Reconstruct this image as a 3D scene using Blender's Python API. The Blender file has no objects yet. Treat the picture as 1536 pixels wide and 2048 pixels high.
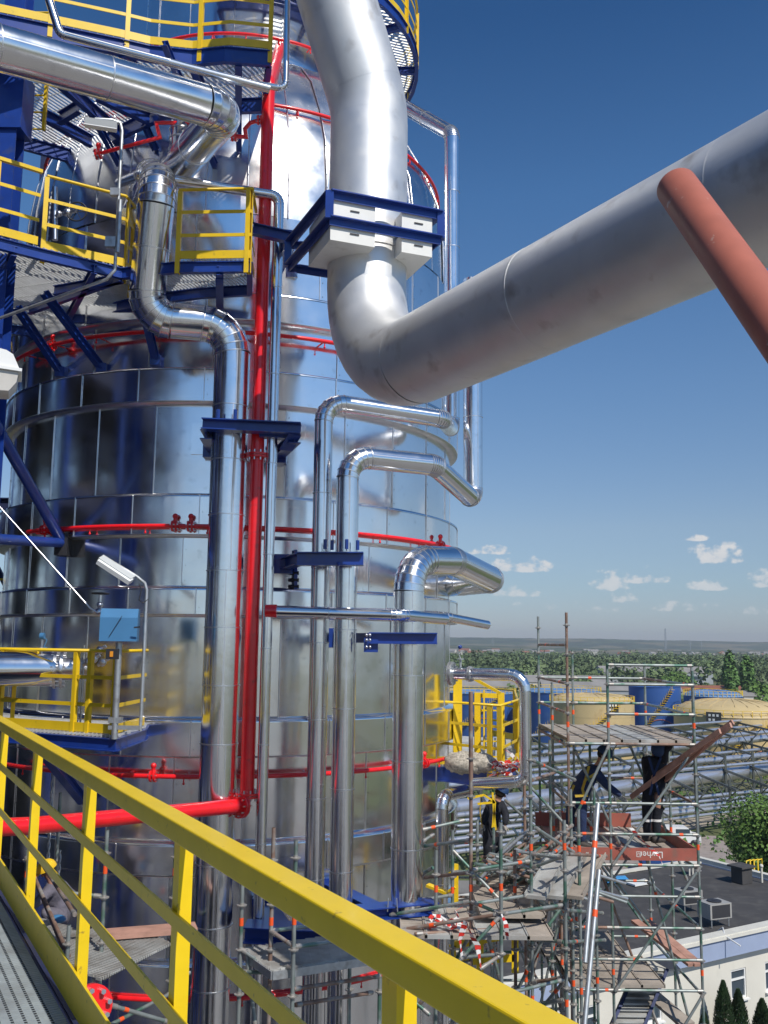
import bpy, math, random
from mathutils import Vector as V, Matrix
random.seed(7)
R_=math.radians; PI=math.pi
S=bpy.context.scene; COL=S.collection
# ---------------------------------------------------------------- camera
FPX=1886.0; PIT=R_(7.9); ROLL=R_(.67); H=20.0
cam=bpy.data.cameras.new('camera'); camo=bpy.data.objects.new('camera',cam); COL.objects.link(camo)
cam.sensor_fit='HORIZONTAL'; cam.sensor_width=36.0; cam.lens=36.0*FPX/1536; cam.clip_start=.05; cam.clip_end=20000
camo.matrix_world=Matrix.Translation((0,0,H))@Matrix.Rotation(PI/2+PIT,4,'X')@Matrix.Rotation(ROLL,4,'Z')
S.camera=camo
# ---------------------------------------------------------------- light
SUN=V((math.sin(R_(33))*math.cos(R_(47)),-math.cos(R_(33))*math.cos(R_(47)),math.sin(R_(47))))
sl=bpy.data.lights.new('sun','SUN'); sl.energy=4.2; sl.angle=R_(.55); sl.color=(1,.955,.88)
so=bpy.data.objects.new('sun',sl); COL.objects.link(so); so.rotation_euler=SUN.to_track_quat('Z','Y').to_euler()
W=bpy.data.worlds.new('World'); S.world=W; W.use_nodes=True
nt=W.node_tree; N=nt.nodes; L=nt.links; N.clear()
sky=N.new('ShaderNodeTexSky'); sky.sky_type='NISHITA'; sky.sun_disc=False; sky.sun_elevation=R_(47); sky.sun_rotation=math.atan2(SUN.x,SUN.y); sky.altitude=100; sky.air_density=1.0; sky.dust_density=.25; sky.ozone_density=3.0
tc=N.new('ShaderNodeTexCoord'); sep=N.new('ShaderNodeSeparateXYZ'); L.new(tc.outputs['Generated'],sep.inputs[0])
def mth(op,a,b=None,c=None):
    n=N.new('ShaderNodeMath'); n.operation=op
    for i,v in enumerate((a,b,c)):
        if v is None: continue
        if isinstance(v,(int,float)): n.inputs[i].default_value=v
        else: L.new(v,n.inputs[i])
    return n.outputs[0]
az=mth('ARCTAN2',sep.outputs[0],sep.outputs[1]); el=mth('ARCSINE',sep.outputs[2])
cmb=N.new('ShaderNodeCombineXYZ'); L.new(az,cmb.inputs[0]); L.new(mth('MULTIPLY',el,1.25),cmb.inputs[1])
def noise(vec,sc,det,rough=.55):
    n=N.new('ShaderNodeTexNoise'); n.inputs['Scale'].default_value=sc; n.inputs['Detail'].default_value=det; n.inputs['Roughness'].default_value=rough; L.new(vec,n.inputs['Vector']); return n.outputs['Fac']
nz=noise(cmb.outputs[0],60,6,.55)
# cumulus puffs: (azimuth deg, elevation of flat base deg, half width deg, height deg, strength)
acc=None
for a,e,w,h,s in CLOUDS if 'CLOUDS' in globals() else [(6.7,5.45,1.75,.75,.9),(8.5,4.45,2.35,1.15,1),(7.6,2.95,2.2,1.0,.75),(13.4,3.4,1.25,1.5,.95),(15.3,3.75,1.9,1.05,.95),(14.1,2.6,1.0,.8,.8),(19.6,4.9,2.0,1.6,1.05),(18.3,6.1,1.2,.6,.8),(19.2,3.3,2.0,.9,.8),(22.0,3.5,1.3,1.3,.85),(4.2,3.0,1.6,.6,.6),(17.5,2.1,3.4,.8,.5),(11,2.0,3.2,.7,.4),(22,1.9,3,.7,.5),
    (-160,9,5,2.5,1),(-172,7,4,2,1),(165,8,6,3,1),(150,12,6,3,1),(120,8,6,2.5,1),(100,6,5,2,1),(-130,8,6,3,1),(60,7,5,2,1),(40,5,4,1.6,.9)]:
    dx=mth('DIVIDE',mth('SUBTRACT',az,R_(a)),R_(w*.95)); dy=mth('DIVIDE',mth('SUBTRACT',el,R_(e)),R_(h*.72))
    # steep fade under the base, round above it
    below=mth('MULTIPLY',mth('MINIMUM',dy,0),-4.5); up=mth('MAXIMUM',dy,0)
    d=mth('ADD',mth('POWER',mth('ABSOLUTE',dx),2),mth('ADD',mth('POWER',up,2),mth('POWER',below,2)))
    m=mth('MULTIPLY',mth('SUBTRACT',1,d),s)
    acc=m if acc is None else mth('MAXIMUM',acc,m)
acc=mth('MAXIMUM',acc,-1.5)
dens=mth('ADD',mth('MULTIPLY',acc,.55),mth('MULTIPLY',mth('SUBTRACT',nz,.5),2.3))
mr=N.new('ShaderNodeMapRange'); mr.interpolation_type='SMOOTHSTEP'; L.new(dens,mr.inputs[0]); mr.inputs[1].default_value=.14; mr.inputs[2].default_value=.55; mr.inputs[3].default_value=0; mr.inputs[4].default_value=.92
gate=mth('GREATER_THAN',acc,-.6)
low=N.new('ShaderNodeMapRange'); L.new(el,low.inputs[0]); low.inputs[1].default_value=R_(.3); low.inputs[2].default_value=R_(5.5); low.inputs[3].default_value=.3; low.inputs[4].default_value=1
fac=mth('MULTIPLY',mth('MULTIPLY',mr.outputs[0],gate),low.outputs[0])
hsv=N.new('ShaderNodeHueSaturation'); hsv.inputs['Saturation'].default_value=1.0
tint=N.new('ShaderNodeValToRGB'); te=tint.color_ramp.elements
TS=[(0,(.64,.70,.98)),(.06,(.76,.83,.98)),(.12,(.92,.93,1.0)),(.27,(.82,1.0,1.15)),(.46,(.62,.98,1.24)),(.62,(.34,.70,1.02)),(1,(.42,.78,1.05))]
while len(te)<len(TS): te.new(.5)
for i,(p_,c_) in enumerate(TS): te[i].position=p_; te[i].color=c_+(1,)
L.new(mth('MAXIMUM',el,0),tint.inputs[0]); tm=N.new('ShaderNodeMix'); tm.data_type='RGBA'; tm.blend_type='MULTIPLY'; tm.inputs[0].default_value=1; L.new(sky.outputs[0],tm.inputs[6]); L.new(tint.outputs[0],tm.inputs[7]); L.new(tm.outputs[2],hsv.inputs['Color'])
cc=N.new('ShaderNodeMix'); cc.data_type='RGBA'; L.new(nz,cc.inputs[0]); cc.inputs[6].default_value=(6.6,6.9,7.4,1); cc.inputs[7].default_value=(9.0,8.8,8.6,1)
mx=N.new('ShaderNodeMix'); mx.data_type='RGBA'; L.new(fac,mx.inputs[0]); L.new(hsv.outputs[0],mx.inputs[6]); L.new(cc.outputs[2],mx.inputs[7])
bg=N.new('ShaderNodeBackground'); L.new(mx.outputs[2],bg.inputs[0]); bg.inputs[1].default_value=.09
wo=N.new('ShaderNodeOutputWorld'); L.new(bg.outputs[0],wo.inputs[0])
S.view_settings.view_transform='Standard'; S.view_settings.look='None'; S.view_settings.exposure=0; S.view_settings.gamma=1
S.cycles.max_bounces=8; S.cycles.glossy_bounces=5; S.cycles.diffuse_bounces=3; S.cycles.transparent_max_bounces=8
# ---------------------------------------------------------------- picture <-> place
cp,sp=math.cos(PIT),math.sin(PIT); cr,sr=math.cos(ROLL),math.sin(ROLL)
def ray(px,py):
    x=(px-768)/FPX; y=-(py-1024)/FPX; xr=cr*x-sr*y; yr=sr*x+cr*y
    return V((xr,cp-sp*yr,sp+cp*yr))
def P(px,py,d):
    r=ray(px,py); return V((0,0,H))+r*(d/r.y)
def G(px,py,z):
    r=ray(px,py); return V((0,0,H))+r*((z-H)/r.z)
def proj(p):
    q=V(p)-V((0,0,H)); yr=q.y*-sp+q.z*cp; fw=q.y*cp+q.z*sp; xr=q.x/fw; yr=yr/fw
    return 768+FPX*(cr*xr+sr*yr), 1024-FPX*(-sr*xr+cr*yr)
def VZ(b,py):                      # point straight above/below b that shows at height py
    lo,hi=-5.,60.
    for _ in range(40):
        m=(lo+hi)/2
        if proj((b[0],b[1],m))[1]>py: lo=m
        else: hi=m
    return V((b[0],b[1],lo))
AX=V((-2.956,18.77,0)); TR=4.26
def T(px,py,R):
    r=ray(px,py); a=r.x*r.x+r.y*r.y; b=-(r.x*AX.x+r.y*AX.y); c=AX.x**2+AX.y**2-R*R; q=b*b-a*c
    k=-b/a if q<0 else (-b-math.sqrt(q))/a
    return V((0,0,H))+r*k
def TA(px,R=TR,py=1285):           # angle round the tower axis of what shows at px
    p=T(px,py,R); return math.atan2(p.y-AX.y,p.x-AX.x)
def cyl(a,r,z): return V((AX.x+r*math.cos(a),AX.y+r*math.sin(a),z))
# ---------------------------------------------------------------- materials
def mat(name,col,rough=.5,metal=0,var=.0,vs=3.,bump=0,bs=20.,dirt=None,dirts=2.,dirtlo=.5,dirthi=.75,spec=.5,rvar=0,coat=0,bdist=.01,col2=None):
    m=bpy.data.materials.new(name); m.use_nodes=True; t=m.node_tree; b=t.nodes['Principled BSDF']
    b.inputs['Roughness'].default_value=rough; b.inputs['Metallic'].default_value=metal; b.inputs['Specular IOR Level'].default_value=spec
    if coat: b.inputs['Coat Weight'].default_value=coat; b.inputs['Coat Roughness'].default_value=.08
    c=tuple(col)+(1,); b.inputs['Base Color'].default_value=c
    g=t.nodes.new('ShaderNodeNewGeometry'); pos=g.outputs['Position']
    def nz(sc,det=5):
        n=t.nodes.new('ShaderNodeTexNoise'); n.inputs['Scale'].default_value=sc; n.inputs['Detail'].default_value=det; t.links.new(pos,n.inputs['Vector']); return n.outputs['Fac']
    cur=None
    if var or col2:
        r=t.nodes.new('ShaderNodeValToRGB'); e=r.color_ramp.elements
        e[0].position=.3; e[1].position=.7
        e[0].color=tuple(x*(1-var) for x in col)+(1,); e[1].color=(tuple(min(1,x*(1+var)) for x in col) if not col2 else tuple(col2))+(1,)
        t.links.new(nz(vs),r.inputs[0]); cur=r.outputs[0]; t.links.new(cur,b.inputs['Base Color'])
    if dirt:
        r=t.nodes.new('ShaderNodeMapRange'); r.inputs[1].default_value=dirtlo; r.inputs[2].default_value=dirthi; t.links.new(nz(dirts,8),r.inputs[0])
        x=t.nodes.new('ShaderNodeMix'); x.data_type='RGBA'; t.links.new(r.outputs[0],x.inputs[0])
        if cur: t.links.new(cur,x.inputs[6])
        else: x.inputs[6].default_value=c
        x.inputs[7].default_value=tuple(dirt)+(1,); t.links.new(x.outputs[2],b.inputs['Base Color'])
    if rvar:
        r=t.nodes.new('ShaderNodeMapRange'); r.inputs[1].default_value=.3; r.inputs[2].default_value=.7; r.inputs[3].default_value=max(.02,rough-rvar); r.inputs[4].default_value=rough+rvar
        t.links.new(nz(vs*1.7),r.inputs[0]); t.links.new(r.outputs[0],b.inputs['Roughness'])
    if bump:
        u=t.nodes.new('ShaderNodeBump'); u.inputs['Strength'].default_value=bump; u.inputs['Distance'].default_value=bdist; t.links.new(nz(bs,2),u.inputs['Height']); t.links.new(u.outputs[0],b.inputs['Normal'])
    return m
M={}
M['clad']=mat('polished_cladding',(.88,.88,.88),.165,1,.03,1.2,bump=.5,bs=1.3,rvar=.05,bdist=.011,dirt=(.6,.6,.6),dirts=5,dirtlo=.62,dirthi=.9)
M['pipe']=mat('pipe_cladding',(.85,.855,.865),.17,1,.03,2,bump=.35,bs=5,rvar=.04,bdist=.004,dirt=(.6,.6,.62),dirts=9,dirtlo=.6,dirthi=.9)
M['dome']=mat('dome_cladding',(.84,.835,.83),.22,1,.04,1.5,bump=.5,bs=1.6,rvar=.06,bdist=.02)
M['seam']=mat('cladding_seam',(.74,.74,.75),.3,1,.1,8)
M['rough']=mat('rough_aluminium',(.78,.775,.76),.50,.72,.06,2.2,bump=.15,bs=30,rvar=.06,bdist=.002,dirt=(.50,.47,.44),dirts=3.2,dirtlo=.60,dirthi=.80)
M['red']=mat('red_paint',(.86,.012,.018),.28,0,.08,6,coat=.4,dirt=(.42,.03,.03),dirts=7,dirtlo=.6,dirthi=.8)
M['blue']=mat('blue_paint',(.012,.045,.26),.32,0,.12,5,coat=.25,dirt=(.05,.07,.18),dirts=6,dirtlo=.58,dirthi=.8)
M['yellow']=mat('yellow_paint',(.80,.53,.010),.42,0,.05,5,coat=.15,dirt=(.45,.32,.03),dirts=11,dirtlo=.64,dirthi=.78,bump=.1,bs=60,bdist=.001)
M['galv']=mat('galvanised_steel',(.50,.52,.53),.42,.75,.12,14,dirt=(.30,.28,.26),dirts=9,dirtlo=.55,dirthi=.8)
M['grating']=mat('galvanised_grating',(.60,.61,.61),.5,.35,.1,8)
M['bolt']=mat('bolt_steel',(.7,.7,.72),.3,1)
M['white']=mat('white_panel',(.74,.73,.69),.45,0,.04,4,dirt=(.55,.53,.48),dirts=5,dirtlo=.6,dirthi=.85)
M['dark']=mat('dark_iron',(.03,.03,.035),.5,.2,.2,9)
M['redox']=mat('red_lead_paint',(.42,.13,.085),.55,0,.12,9,dirt=(.55,.42,.36),dirts=26,dirtlo=.66,dirthi=.72)
# ---------------------------------------------------------------- mesh builder
class MB:
    def __init__(s): s.v=[]; s.f=[]; s.m=[]; s.sm=[]
    def add(s,vs,fs,mi=0,smooth=False):
        o=len(s.v); s.v+= [V(a) for a in vs]
        for f in fs: s.f.append(tuple(i+o for i in f)); s.m.append(mi); s.sm.append(smooth)
        return s
    def box(s,c,sx,sy,sz,ax=None,mi=0):
        c=V(c); X,Y,Z=ax if ax else (V((1,0,0)),V((0,1,0)),V((0,0,1)))
        vs=[c+X*(sx/2*i)+Y*(sy/2*j)+Z*(sz/2*k) for k in(-1,1) for j in(-1,1) for i in(-1,1)]
        return s.add(vs,[(0,2,3,1),(4,5,7,6),(0,1,5,4),(2,6,7,3),(0,4,6,2),(1,3,7,5)],mi)
    def bar(s,a,b,w,h,up=(0,0,1),mi=0):
        a,b=V(a),V(b); d=(b-a); l=d.length
        if l<1e-6: return s
        d.normalize(); u=V(up)
        if abs(d.dot(u))>.98: u=V((1,0,0)) if abs(d.x)<.9 else V((0,1,0))
        sd=d.cross(u).normalized(); u=sd.cross(d).normalized()
        return s.box((a+b)/2,w,l,h,(sd,d,u),mi)
    def ibeam(s,a,b,w,h,t=.012,up=(0,0,1),mi=0):
        a,b=V(a),V(b); d=(b-a).normalized(); u=V(up)
        if abs(d.dot(u))>.98: u=V((0,1,0))
        sd=d.cross(u).normalized(); u=sd.cross(d).normalized()
        for k in (-1,1): s.bar(a+u*(k*(h/2-t/2)),b+u*(k*(h/2-t/2)),w,t,u,mi)
        s.bar(a,b,t*.9,h-2*t,u,mi); return s
    def tube(s,pts,r,seg=12,caps=True,mi=0,smooth=True,rr=None):
        pts=[V(p) for p in pts]; n=len(pts); fr=[]
        d0=(pts[1]-pts[0]).normalized(); u=V((0,0,1)) if abs(d0.z)<.9 else V((1,0,0))
        u=(u-d0*u.dot(d0)).normalized()
        for i in range(n):
            d=((pts[min(i+1,n-1)]-pts[i]).normalized()+(pts[i]-pts[max(i-1,0)]).normalized())
            if d.length<1e-6: d=d0.copy()
            d.normalize(); u=(u-d*u.dot(d)).normalized(); w=d.cross(u); fr.append((u.copy(),w,d.copy()))
        vs=[]
        for i,p in enumerate(pts):
            u,w,d=fr[i]; ri=rr[i] if rr else r
            k=1.0
            if 0<i<n-1:
                c=(pts[i+1]-pts[i]).normalized().dot(d); k=1/max(.5,c)
                e=(pts[i+1]-pts[i]).normalized()-(pts[i]-pts[i-1]).normalized()
                e=e.normalized() if e.length>1e-5 else None
            else: e=None
            for j in range(seg):
                a=2*PI*j/seg; q=u*math.cos(a)*ri+w*math.sin(a)*ri
                if e is not None and k>1.001: q+=e*(q.dot(e))*(k-1)
                vs.append(p+q)
        fs=[(i*seg+j,i*seg+(j+1)%seg,(i+1)*seg+(j+1)%seg,(i+1)*seg+j) for i in range(n-1) for j in range(seg)]
        s.add(vs,fs,mi,smooth)
        if caps: s.add(vs[:seg],[tuple(reversed(range(seg)))],mi); s.add(vs[-seg:],[tuple(range(seg))],mi)
        return s
    def ring(s,c,ax,r,w,t,seg=24,mi=0):        # a flat hoop / flange: outer radius r+t, width w along ax
        c=V(c); a=V(ax).normalized(); return s.tube([c-a*w/2,c+a*w/2],r+t,seg,True,mi,True)
    def disc_bolts(s,c,ax,r,n,br=.012,bl=.05,mi=0):
        a=V(ax).normalized(); u=a.orthogonal().normalized(); w=a.cross(u)
        for i in range(n):
            t=2*PI*i/n; p=V(c)+u*r*math.cos(t)+w*r*math.sin(t); s.tube([p-a*bl/2,p+a*bl/2],br,6,True,mi,False)
        return s
    def lathe(s,c,prof,seg=24,mi=0,smooth=True,a0=0,a1=2*PI,axis=None):
        c=V(c); n=seg if abs(a1-a0-2*PI)<1e-6 else seg+1; vs=[]
        for r,z in prof:
            for j in range(n):
                t=a0+(a1-a0)*j/seg; vs.append(c+V((r*math.cos(t),r*math.sin(t),z)))
        fs=[]
        for i in range(len(prof)-1):
            for j in range(seg):
                k=(j+1)%n; fs.append((i*n+j,i*n+k,(i+1)*n+k,(i+1)*n+j))
        return s.add(vs,fs,mi,smooth)
    def ball(s,c,r,seg=10,rings=7,mi=0,sq=(1,1,1)):
        c=V(c); vs=[c+V((0,0,-r*sq[2]))]; fs=[]
        for i in range(1,rings):
            t=PI*i/rings-PI/2
            for j in range(seg):
                a=2*PI*j/seg; vs.append(c+V((r*math.cos(t)*math.cos(a)*sq[0],r*math.cos(t)*math.sin(a)*sq[1],r*math.sin(t)*sq[2])))
        vs.append(c+V((0,0,r*sq[2]))); n=len(vs)-1
        for j in range(seg):
            k=(j+1)%seg; fs.append((0,1+k,1+j)); fs.append((n,n-seg+j,n-seg+k))
            for i in range(rings-2): fs.append((1+i*seg+j,1+i*seg+k,1+(i+1)*seg+k,1+(i+1)*seg+j))
        return s.add(vs,fs,mi,True)
WO={}
def link(name,mb,mats,parent=None,loc=None):
    if not isinstance(mats,(list,tuple)): mats=[mats]
    if parent is not None: o0=WO[parent.name]
    elif loc is not None: o0=V(loc)
    else:
        xs=[v.x for v in mb.v]; ys=[v.y for v in mb.v]; o0=V(((min(xs)+max(xs))/2,(min(ys)+max(ys))/2,min(v.z for v in mb.v)))
    me=bpy.data.meshes.new(name); me.from_pydata([tuple(v-o0) for v in mb.v],[],mb.f)
    for m in mats: me.materials.append(M[m] if isinstance(m,str) else m)
    me.polygons.foreach_set('material_index',mb.m); me.polygons.foreach_set('use_smooth',mb.sm); me.update()
    o=bpy.data.objects.new(name,me); COL.objects.link(o)
    if parent is not None: o.parent=parent
    else: o.location=o0
    WO[o.name]=o0.copy(); return o
def thing(name,label,cat,loc=(0,0,0),group=None):
    o=bpy.data.objects.new(name,None); COL.objects.link(o); o.location=loc; o.empty_display_size=.2
    o['label']=label; o['category']=cat
    if group: o['group']=group
    WO[o.name]=V(loc); return o
def tag(o,label,cat,group=None,kind=None):
    o['label']=label; o['category']=cat
    if group: o['group']=group
    if kind: o['kind']=kind
    return o
def struct(name,mb,m,label=None):
    o=link(name,mb,m,loc=(0,0,0)); o['kind']='structure'
    return o
# ---------------------------------------------------------------- pipes
def fillet(pts,br,n=8):
    pts=[V(p) for p in pts]; out=[]    # list of ('s',[a,b]) / ('e',[..]) pieces
    cur=pts[0]
    for i in range(1,len(pts)-1):
        b=br[i-1] if isinstance(br,(list,tuple)) else br
        p=pts[i]; d1=(pts[i-1]-p).normalized(); d2=(pts[i+1]-p).normalized()
        ang=d1.angle(d2); 
        if b<=0 or ang>PI-.02: out.append(('s',[cur,p])); cur=p; continue
        l=b/math.tan(ang/2); l=min(l,(pts[i-1]-p).length*.95,(pts[i+1]-p).length*.49 if i<len(pts)-2 else (pts[i+1]-p).length*.95)
        bb=l*math.tan(ang/2); a=p+d1*l; c=p+d2*l
        bis=(d1+d2).normalized(); cen=p+bis*(bb/math.sin(ang/2)); nrm=d1.cross(d2).normalized()
        sw=PI-ang; v0=a-cen; arc=[]
        for k in range(n+1):
            q=Matrix.Rotation(-sw*k/n,3,nrm)@v0; arc.append(cen+q)
        if (arc[-1]-c).length>(1e-3+.02*bb):
            arc=[cen+Matrix.Rotation(sw*k/n,3,nrm)@v0 for k in range(n+1)]
        if (a-cur).length>1e-4: out.append(('s',[cur,a]))
        out.append(('e',arc)); cur=c
    out.append(('s',[cur,pts[-1]])); return out
def clad_run(mb,a,b,r,band=1.0,seg=40,sd=0,bead=.006,seam=True):
    a,b=V(a),V(b); l=(b-a).length; d=(b-a)/max(l,1e-6); rnd=random.Random(sd+int(a.x*97+a.z*31+b.y*17))
    n=max(1,round(l/band)); u=d.orthogonal().normalized(); w=d.cross(u)
    for i in range(n):
        p=a+d*(l*i/n); q=a+d*(l*(i+1)/n); t=.0016
        j1=(u*rnd.uniform(-t,t)+w*rnd.uniform(-t,t)); j2=(u*rnd.uniform(-t,t)+w*rnd.uniform(-t,t)); rr=r+rnd.uniform(-.0012,.0012)
        m=p.lerp(q,.5)+(j1+j2)*.4
        mb.tube([p+j1,m,q+j2],rr,seg,False,0,True)
        if i: mb.tube([p-d*.008,p+d*.008],r+bead,seg,True,1,True)
        if seam:
            ang=rnd.uniform(-.2,.2)+seamang(d,u,w); s=u*math.cos(ang)+w*math.sin(ang)
            mb.bar(p+s*(r+.001),q+s*(r+.001),.014,.005,s,1)
def seamang(d,u,w):
    s=V((.35,-.9,.1)); return math.atan2(s.dot(w),s.dot(u))
def pipe(name,label,cat,pts,r,br=None,band=1.0,m=('pipe','seam'),group=None,seg=40,gores=7,bead=.006,seam=True,smooth_elbow=False,ends=True,gseg=None):
    pts=[V(p) for p in pts]; br=r*2.6 if br is None else br
    base=min(pts,key=lambda p:p.z); t=thing(name,label,cat,base,group)
    pcs=fillet(pts,br,gores)
    for k,(kind,pp) in enumerate(pcs):
        mb=MB()
        if kind=='s':
            clad_run(mb,pp[0],pp[1],r,band,seg,k,bead,seam)
            if ends and k==len(pcs)-1: mb.tube([pp[1]-(pp[1]-pp[0]).normalized()*.01,pp[1]],r*.999,seg,True,0)
            if ends and k==0: mb.tube([pp[0],pp[0]+(pp[1]-pp[0]).normalized()*.01],r*.999,seg,True,0)
            link('pipe_run',mb,m,t)
        else:
            if smooth_elbow: mb.tube(pp,r,seg,False,0,True); bs=(0,len(pp)-1)
            else:
                # mitred gores: each gore is its own straight band
                n=len(pp)
                for i in range(n-1):
                    a,b=pp[i],pp[i+1]; pa=pp[max(i-1,0)]; pb=pp[min(i+2,n-1)]
                    da=((a-pa).normalized()+(b-a).normalized()).normalized() if i else (b-a).normalized()
                    db=((pb-b).normalized()+(b-a).normalized()).normalized() if i<n-2 else (b-a).normalized()
                    d=(b-a).normalized(); u=(V((0,0,1)) if abs(d.z)<.9 else V((1,0,0))); u=(u-d*u.dot(d)).normalized(); w=d.cross(u)
                    vs=[]
                    for c,nn in ((a,da),(b,db)):
                        for j in range(seg):
                            q=(u*math.cos(2*PI*j/seg)+w*math.sin(2*PI*j/seg))*r; kx=q.dot(nn)/d.dot(nn); vs.append(c+q-d*kx)
                    mb.add(vs,[(j,(j+1)%seg,seg+(j+1)%seg,seg+j) for j in range(seg)],0,True)
                bs=range(n)
            for i in bs:
                a=pp[max(i-1,0)]; b=pp[min(i+1,len(pp)-1)]; d=(b-a).normalized(); mb.tube([pp[i]-d*.007,pp[i]+d*.007],r+bead,seg,True,1,True)
            link('elbow',mb,m,t)
    return t
# ================================================================ ground
TOWER_BANDS=[(15.36,14.90),(17.03,16.58),(18.82,18.28),(20.79,20.38),(22.23,21.60),(24.25,23.70),(25.53,25.05)]
# ================================================================ the column
tw=thing('process_column','tall shiny aluminium clad process column with ring bands behind all the pipes','column',(AX.x,AX.y,0))
NP=26; A0=R_(5)
def panel_shell(mb,r,z0,z1,np=NP,off=0,seed=0,tilt=.010,seams=True,sub=6,rows=2,rz=None):
    rnd=random.Random(seed)
    for k in range(np):
        a=off+2*PI*k/np; b=off+2*PI*(k+1)/np
        ti=[rnd.uniform(-tilt,tilt)*.55 for _ in range(4)]; bulge=rnd.uniform(-.003,.008)
        vs=[]
        for i in range(rows*2+1):
            v=i/(rows*2)
            for j in range(sub+1):
                u=j/sub; t=a+(b-a)*u
                rr=r+(ti[0]*(1-u)+ti[1]*u)*(1-v)+(ti[2]*(1-u)+ti[3]*u)*v+bulge*math.sin(PI*u)*math.sin(PI*v)
                vs.append(cyl(t,rr,z0+(z1-z0)*v))
        n=sub+1
        mb.add(vs,[(i*n+j,i*n+j+1,(i+1)*n+j+1,(i+1)*n+j) for i in range(rows*2) for j in range(sub)],0,True)
        if seams:
            rad=V((math.cos(a),math.sin(a),0)); p=cyl(a,r+.010,z0); q=cyl(a,r+.010,z1); mb.bar(p,q,.013,.010,rad,1)
            z=z0+.12
            while z<z1-.05:
                c=cyl(a+.012,r+.008,z); mb.box(c,.009,.009,.009,None,2); z+=.24
mb=MB()
zs=[13.2]+[z for p in sorted(TOWER_BANDS) for z in p[::-1]]+[26.9]
zs=sorted(set(zs))
bnd=set((round(b,2),round(a,2)) for a,b in TOWER_BANDS)
cz=[0.,2.6,5.2,7.8,10.4,13.2]
for i in range(len(cz)-1): panel_shell(mb,TR,cz[i],cz[i+1],seed=100+i,off=A0)
for i in range(len(zs)-1):
    if (round(zs[i],2),round(zs[i+1],2)) in bnd: continue
    panel_shell(mb,TR,zs[i],zs[i+1],seed=i,off=A0+random.Random(i).choice([0,.08,.12]))
link('shell',mb,['clad','seam','dark'],tw)
for k,(zt,zb) in enumerate(TOWER_BANDS):
    mb=MB(); R1=TR+.15
    panel_shell(mb,R1,zb,zt,seed=50+k,off=A0+.06,tilt=.006,rows=1)
    mb.lathe(AX,[(TR-.02,zt+.05),(R1+.012,zt-.001),(R1+.012,zt-.03)],104,0,True)
    mb.lathe(AX,[(R1+.008,zb+.02),(R1+.008,zb-.004),(TR-.02,zb-.03)],104,1,True)
    link('stiffener_ring',mb,['clad','seam','dark'],tw)
# domed head made of gores
DP=[(TR+.0,26.9),(4.24,27.7),(4.13,28.5),(3.86,29.2),(3.45,29.95),(2.95,30.5),(2.45,30.85),(2.2,31.0)]
mb=MB(); NG=40; rnd=random.Random(3)
for k in range(NG):
    a=2*PI*k/NG; b=2*PI*(k+1)/NG; vs=[]; o1,o2=rnd.uniform(-.02,.02),rnd.uniform(-.02,.02)
    for r,z in DP:
        for j in range(4):
            u=j/3; vs.append(cyl(a+(b-a)*u,r+o1*(1-u)+o2*u+.012*math.sin(PI*u),z))
    mb.add(vs,[(i*4+j,i*4+j+1,(i+1)*4+j+1,(i+1)*4+j) for i in range(len(DP)-1) for j in range(3)],0,True)
    mb.tube([cyl(a,r+.012,z) for r,z in DP],.013,5,False,1)
    for i in range(len(DP)-1):
        for f in (.15,.5,.85):
            p=cyl(a,DP[i][0]*(1-f)+DP[i+1][0]*f+.02,DP[i][1]*(1-f)+DP[i+1][1]*f); mb.box(p,.02,.02,.02,None,2)
link('domed_head',mb,['dome','seam','bolt'],tw)
mb=MB(); R0=TR; TR2=2.2
for i,(a,b) in enumerate([(31,33),(33,35),(35,37),(37,39.5)]):
    sv=TR
    panel_shell(mb,TR2,a,b,np=15,seed=70+i,off=.1)
mb.lathe(AX,[(TR2,39.5),(0.01,39.5)],40,0)
link('upper_shell',mb,['clad','seam','dark'],tw)
# small access covers on the wall behind brackets
for (px,py,w,h) in [(415,878,.5,.5)]:
    p=T(px,py,TR+.012); a=math.atan2(p.y-AX.y,p.x-AX.x); n=V((math.cos(a),math.sin(a),0)); t=V((-n.y,n.x,0)); mb=MB(); mb.box(p,w,.02,h,(t,n,V((0,0,1)))); link('access_cover',mb,['clad'],tw)
# ================================================================ big rough duct
def at(px,py,d): return P(px,py,d)
d1=12.3; b0=P(731,450,d1); 
dA=P(850,712,10.75); zc=dA.z
dB=G(1536,384,zc); dirh=(dB-dA).normalized()
# bend corner where the vertical axis meets the horizontal run
up0=VZ(b0,195)
top=P(632,-120,11.0)
corner=min((dA+dirh*(-k/200) for k in range(800)),key=lambda c:abs(proj(c+V((0,0,1.2)))[0]-733))
b0=V((corner.x,corner.y,up0.z)); 
far=dA+dirh*7.0
print('duct corner proj',proj(corner),'z',zc, 'dir',dirh)
duct=pipe('exhaust_duct','huge dull aluminium duct with a U bend sweeping off to the upper right','duct',[P(610,-330,11.2),P(655,-60,11.6),VZ(corner,215),corner,far],.525,br=[.9,1.3,1.3],band=2.2,m=('rough','rough'),seg=64,gores=10,bead=.0015,smooth_elbow=True,seam=False)
mb=MB(); cb=V((corner.x,corner.y,VZ(corner,508).z)); mb.ring(cb,(0,0,1),.53,.10,.012,64); mb.ring(cb+V((0,0,.06)),(0,0,1),.535,.02,.02,64); link('collar',mb,'rough',duct)
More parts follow.
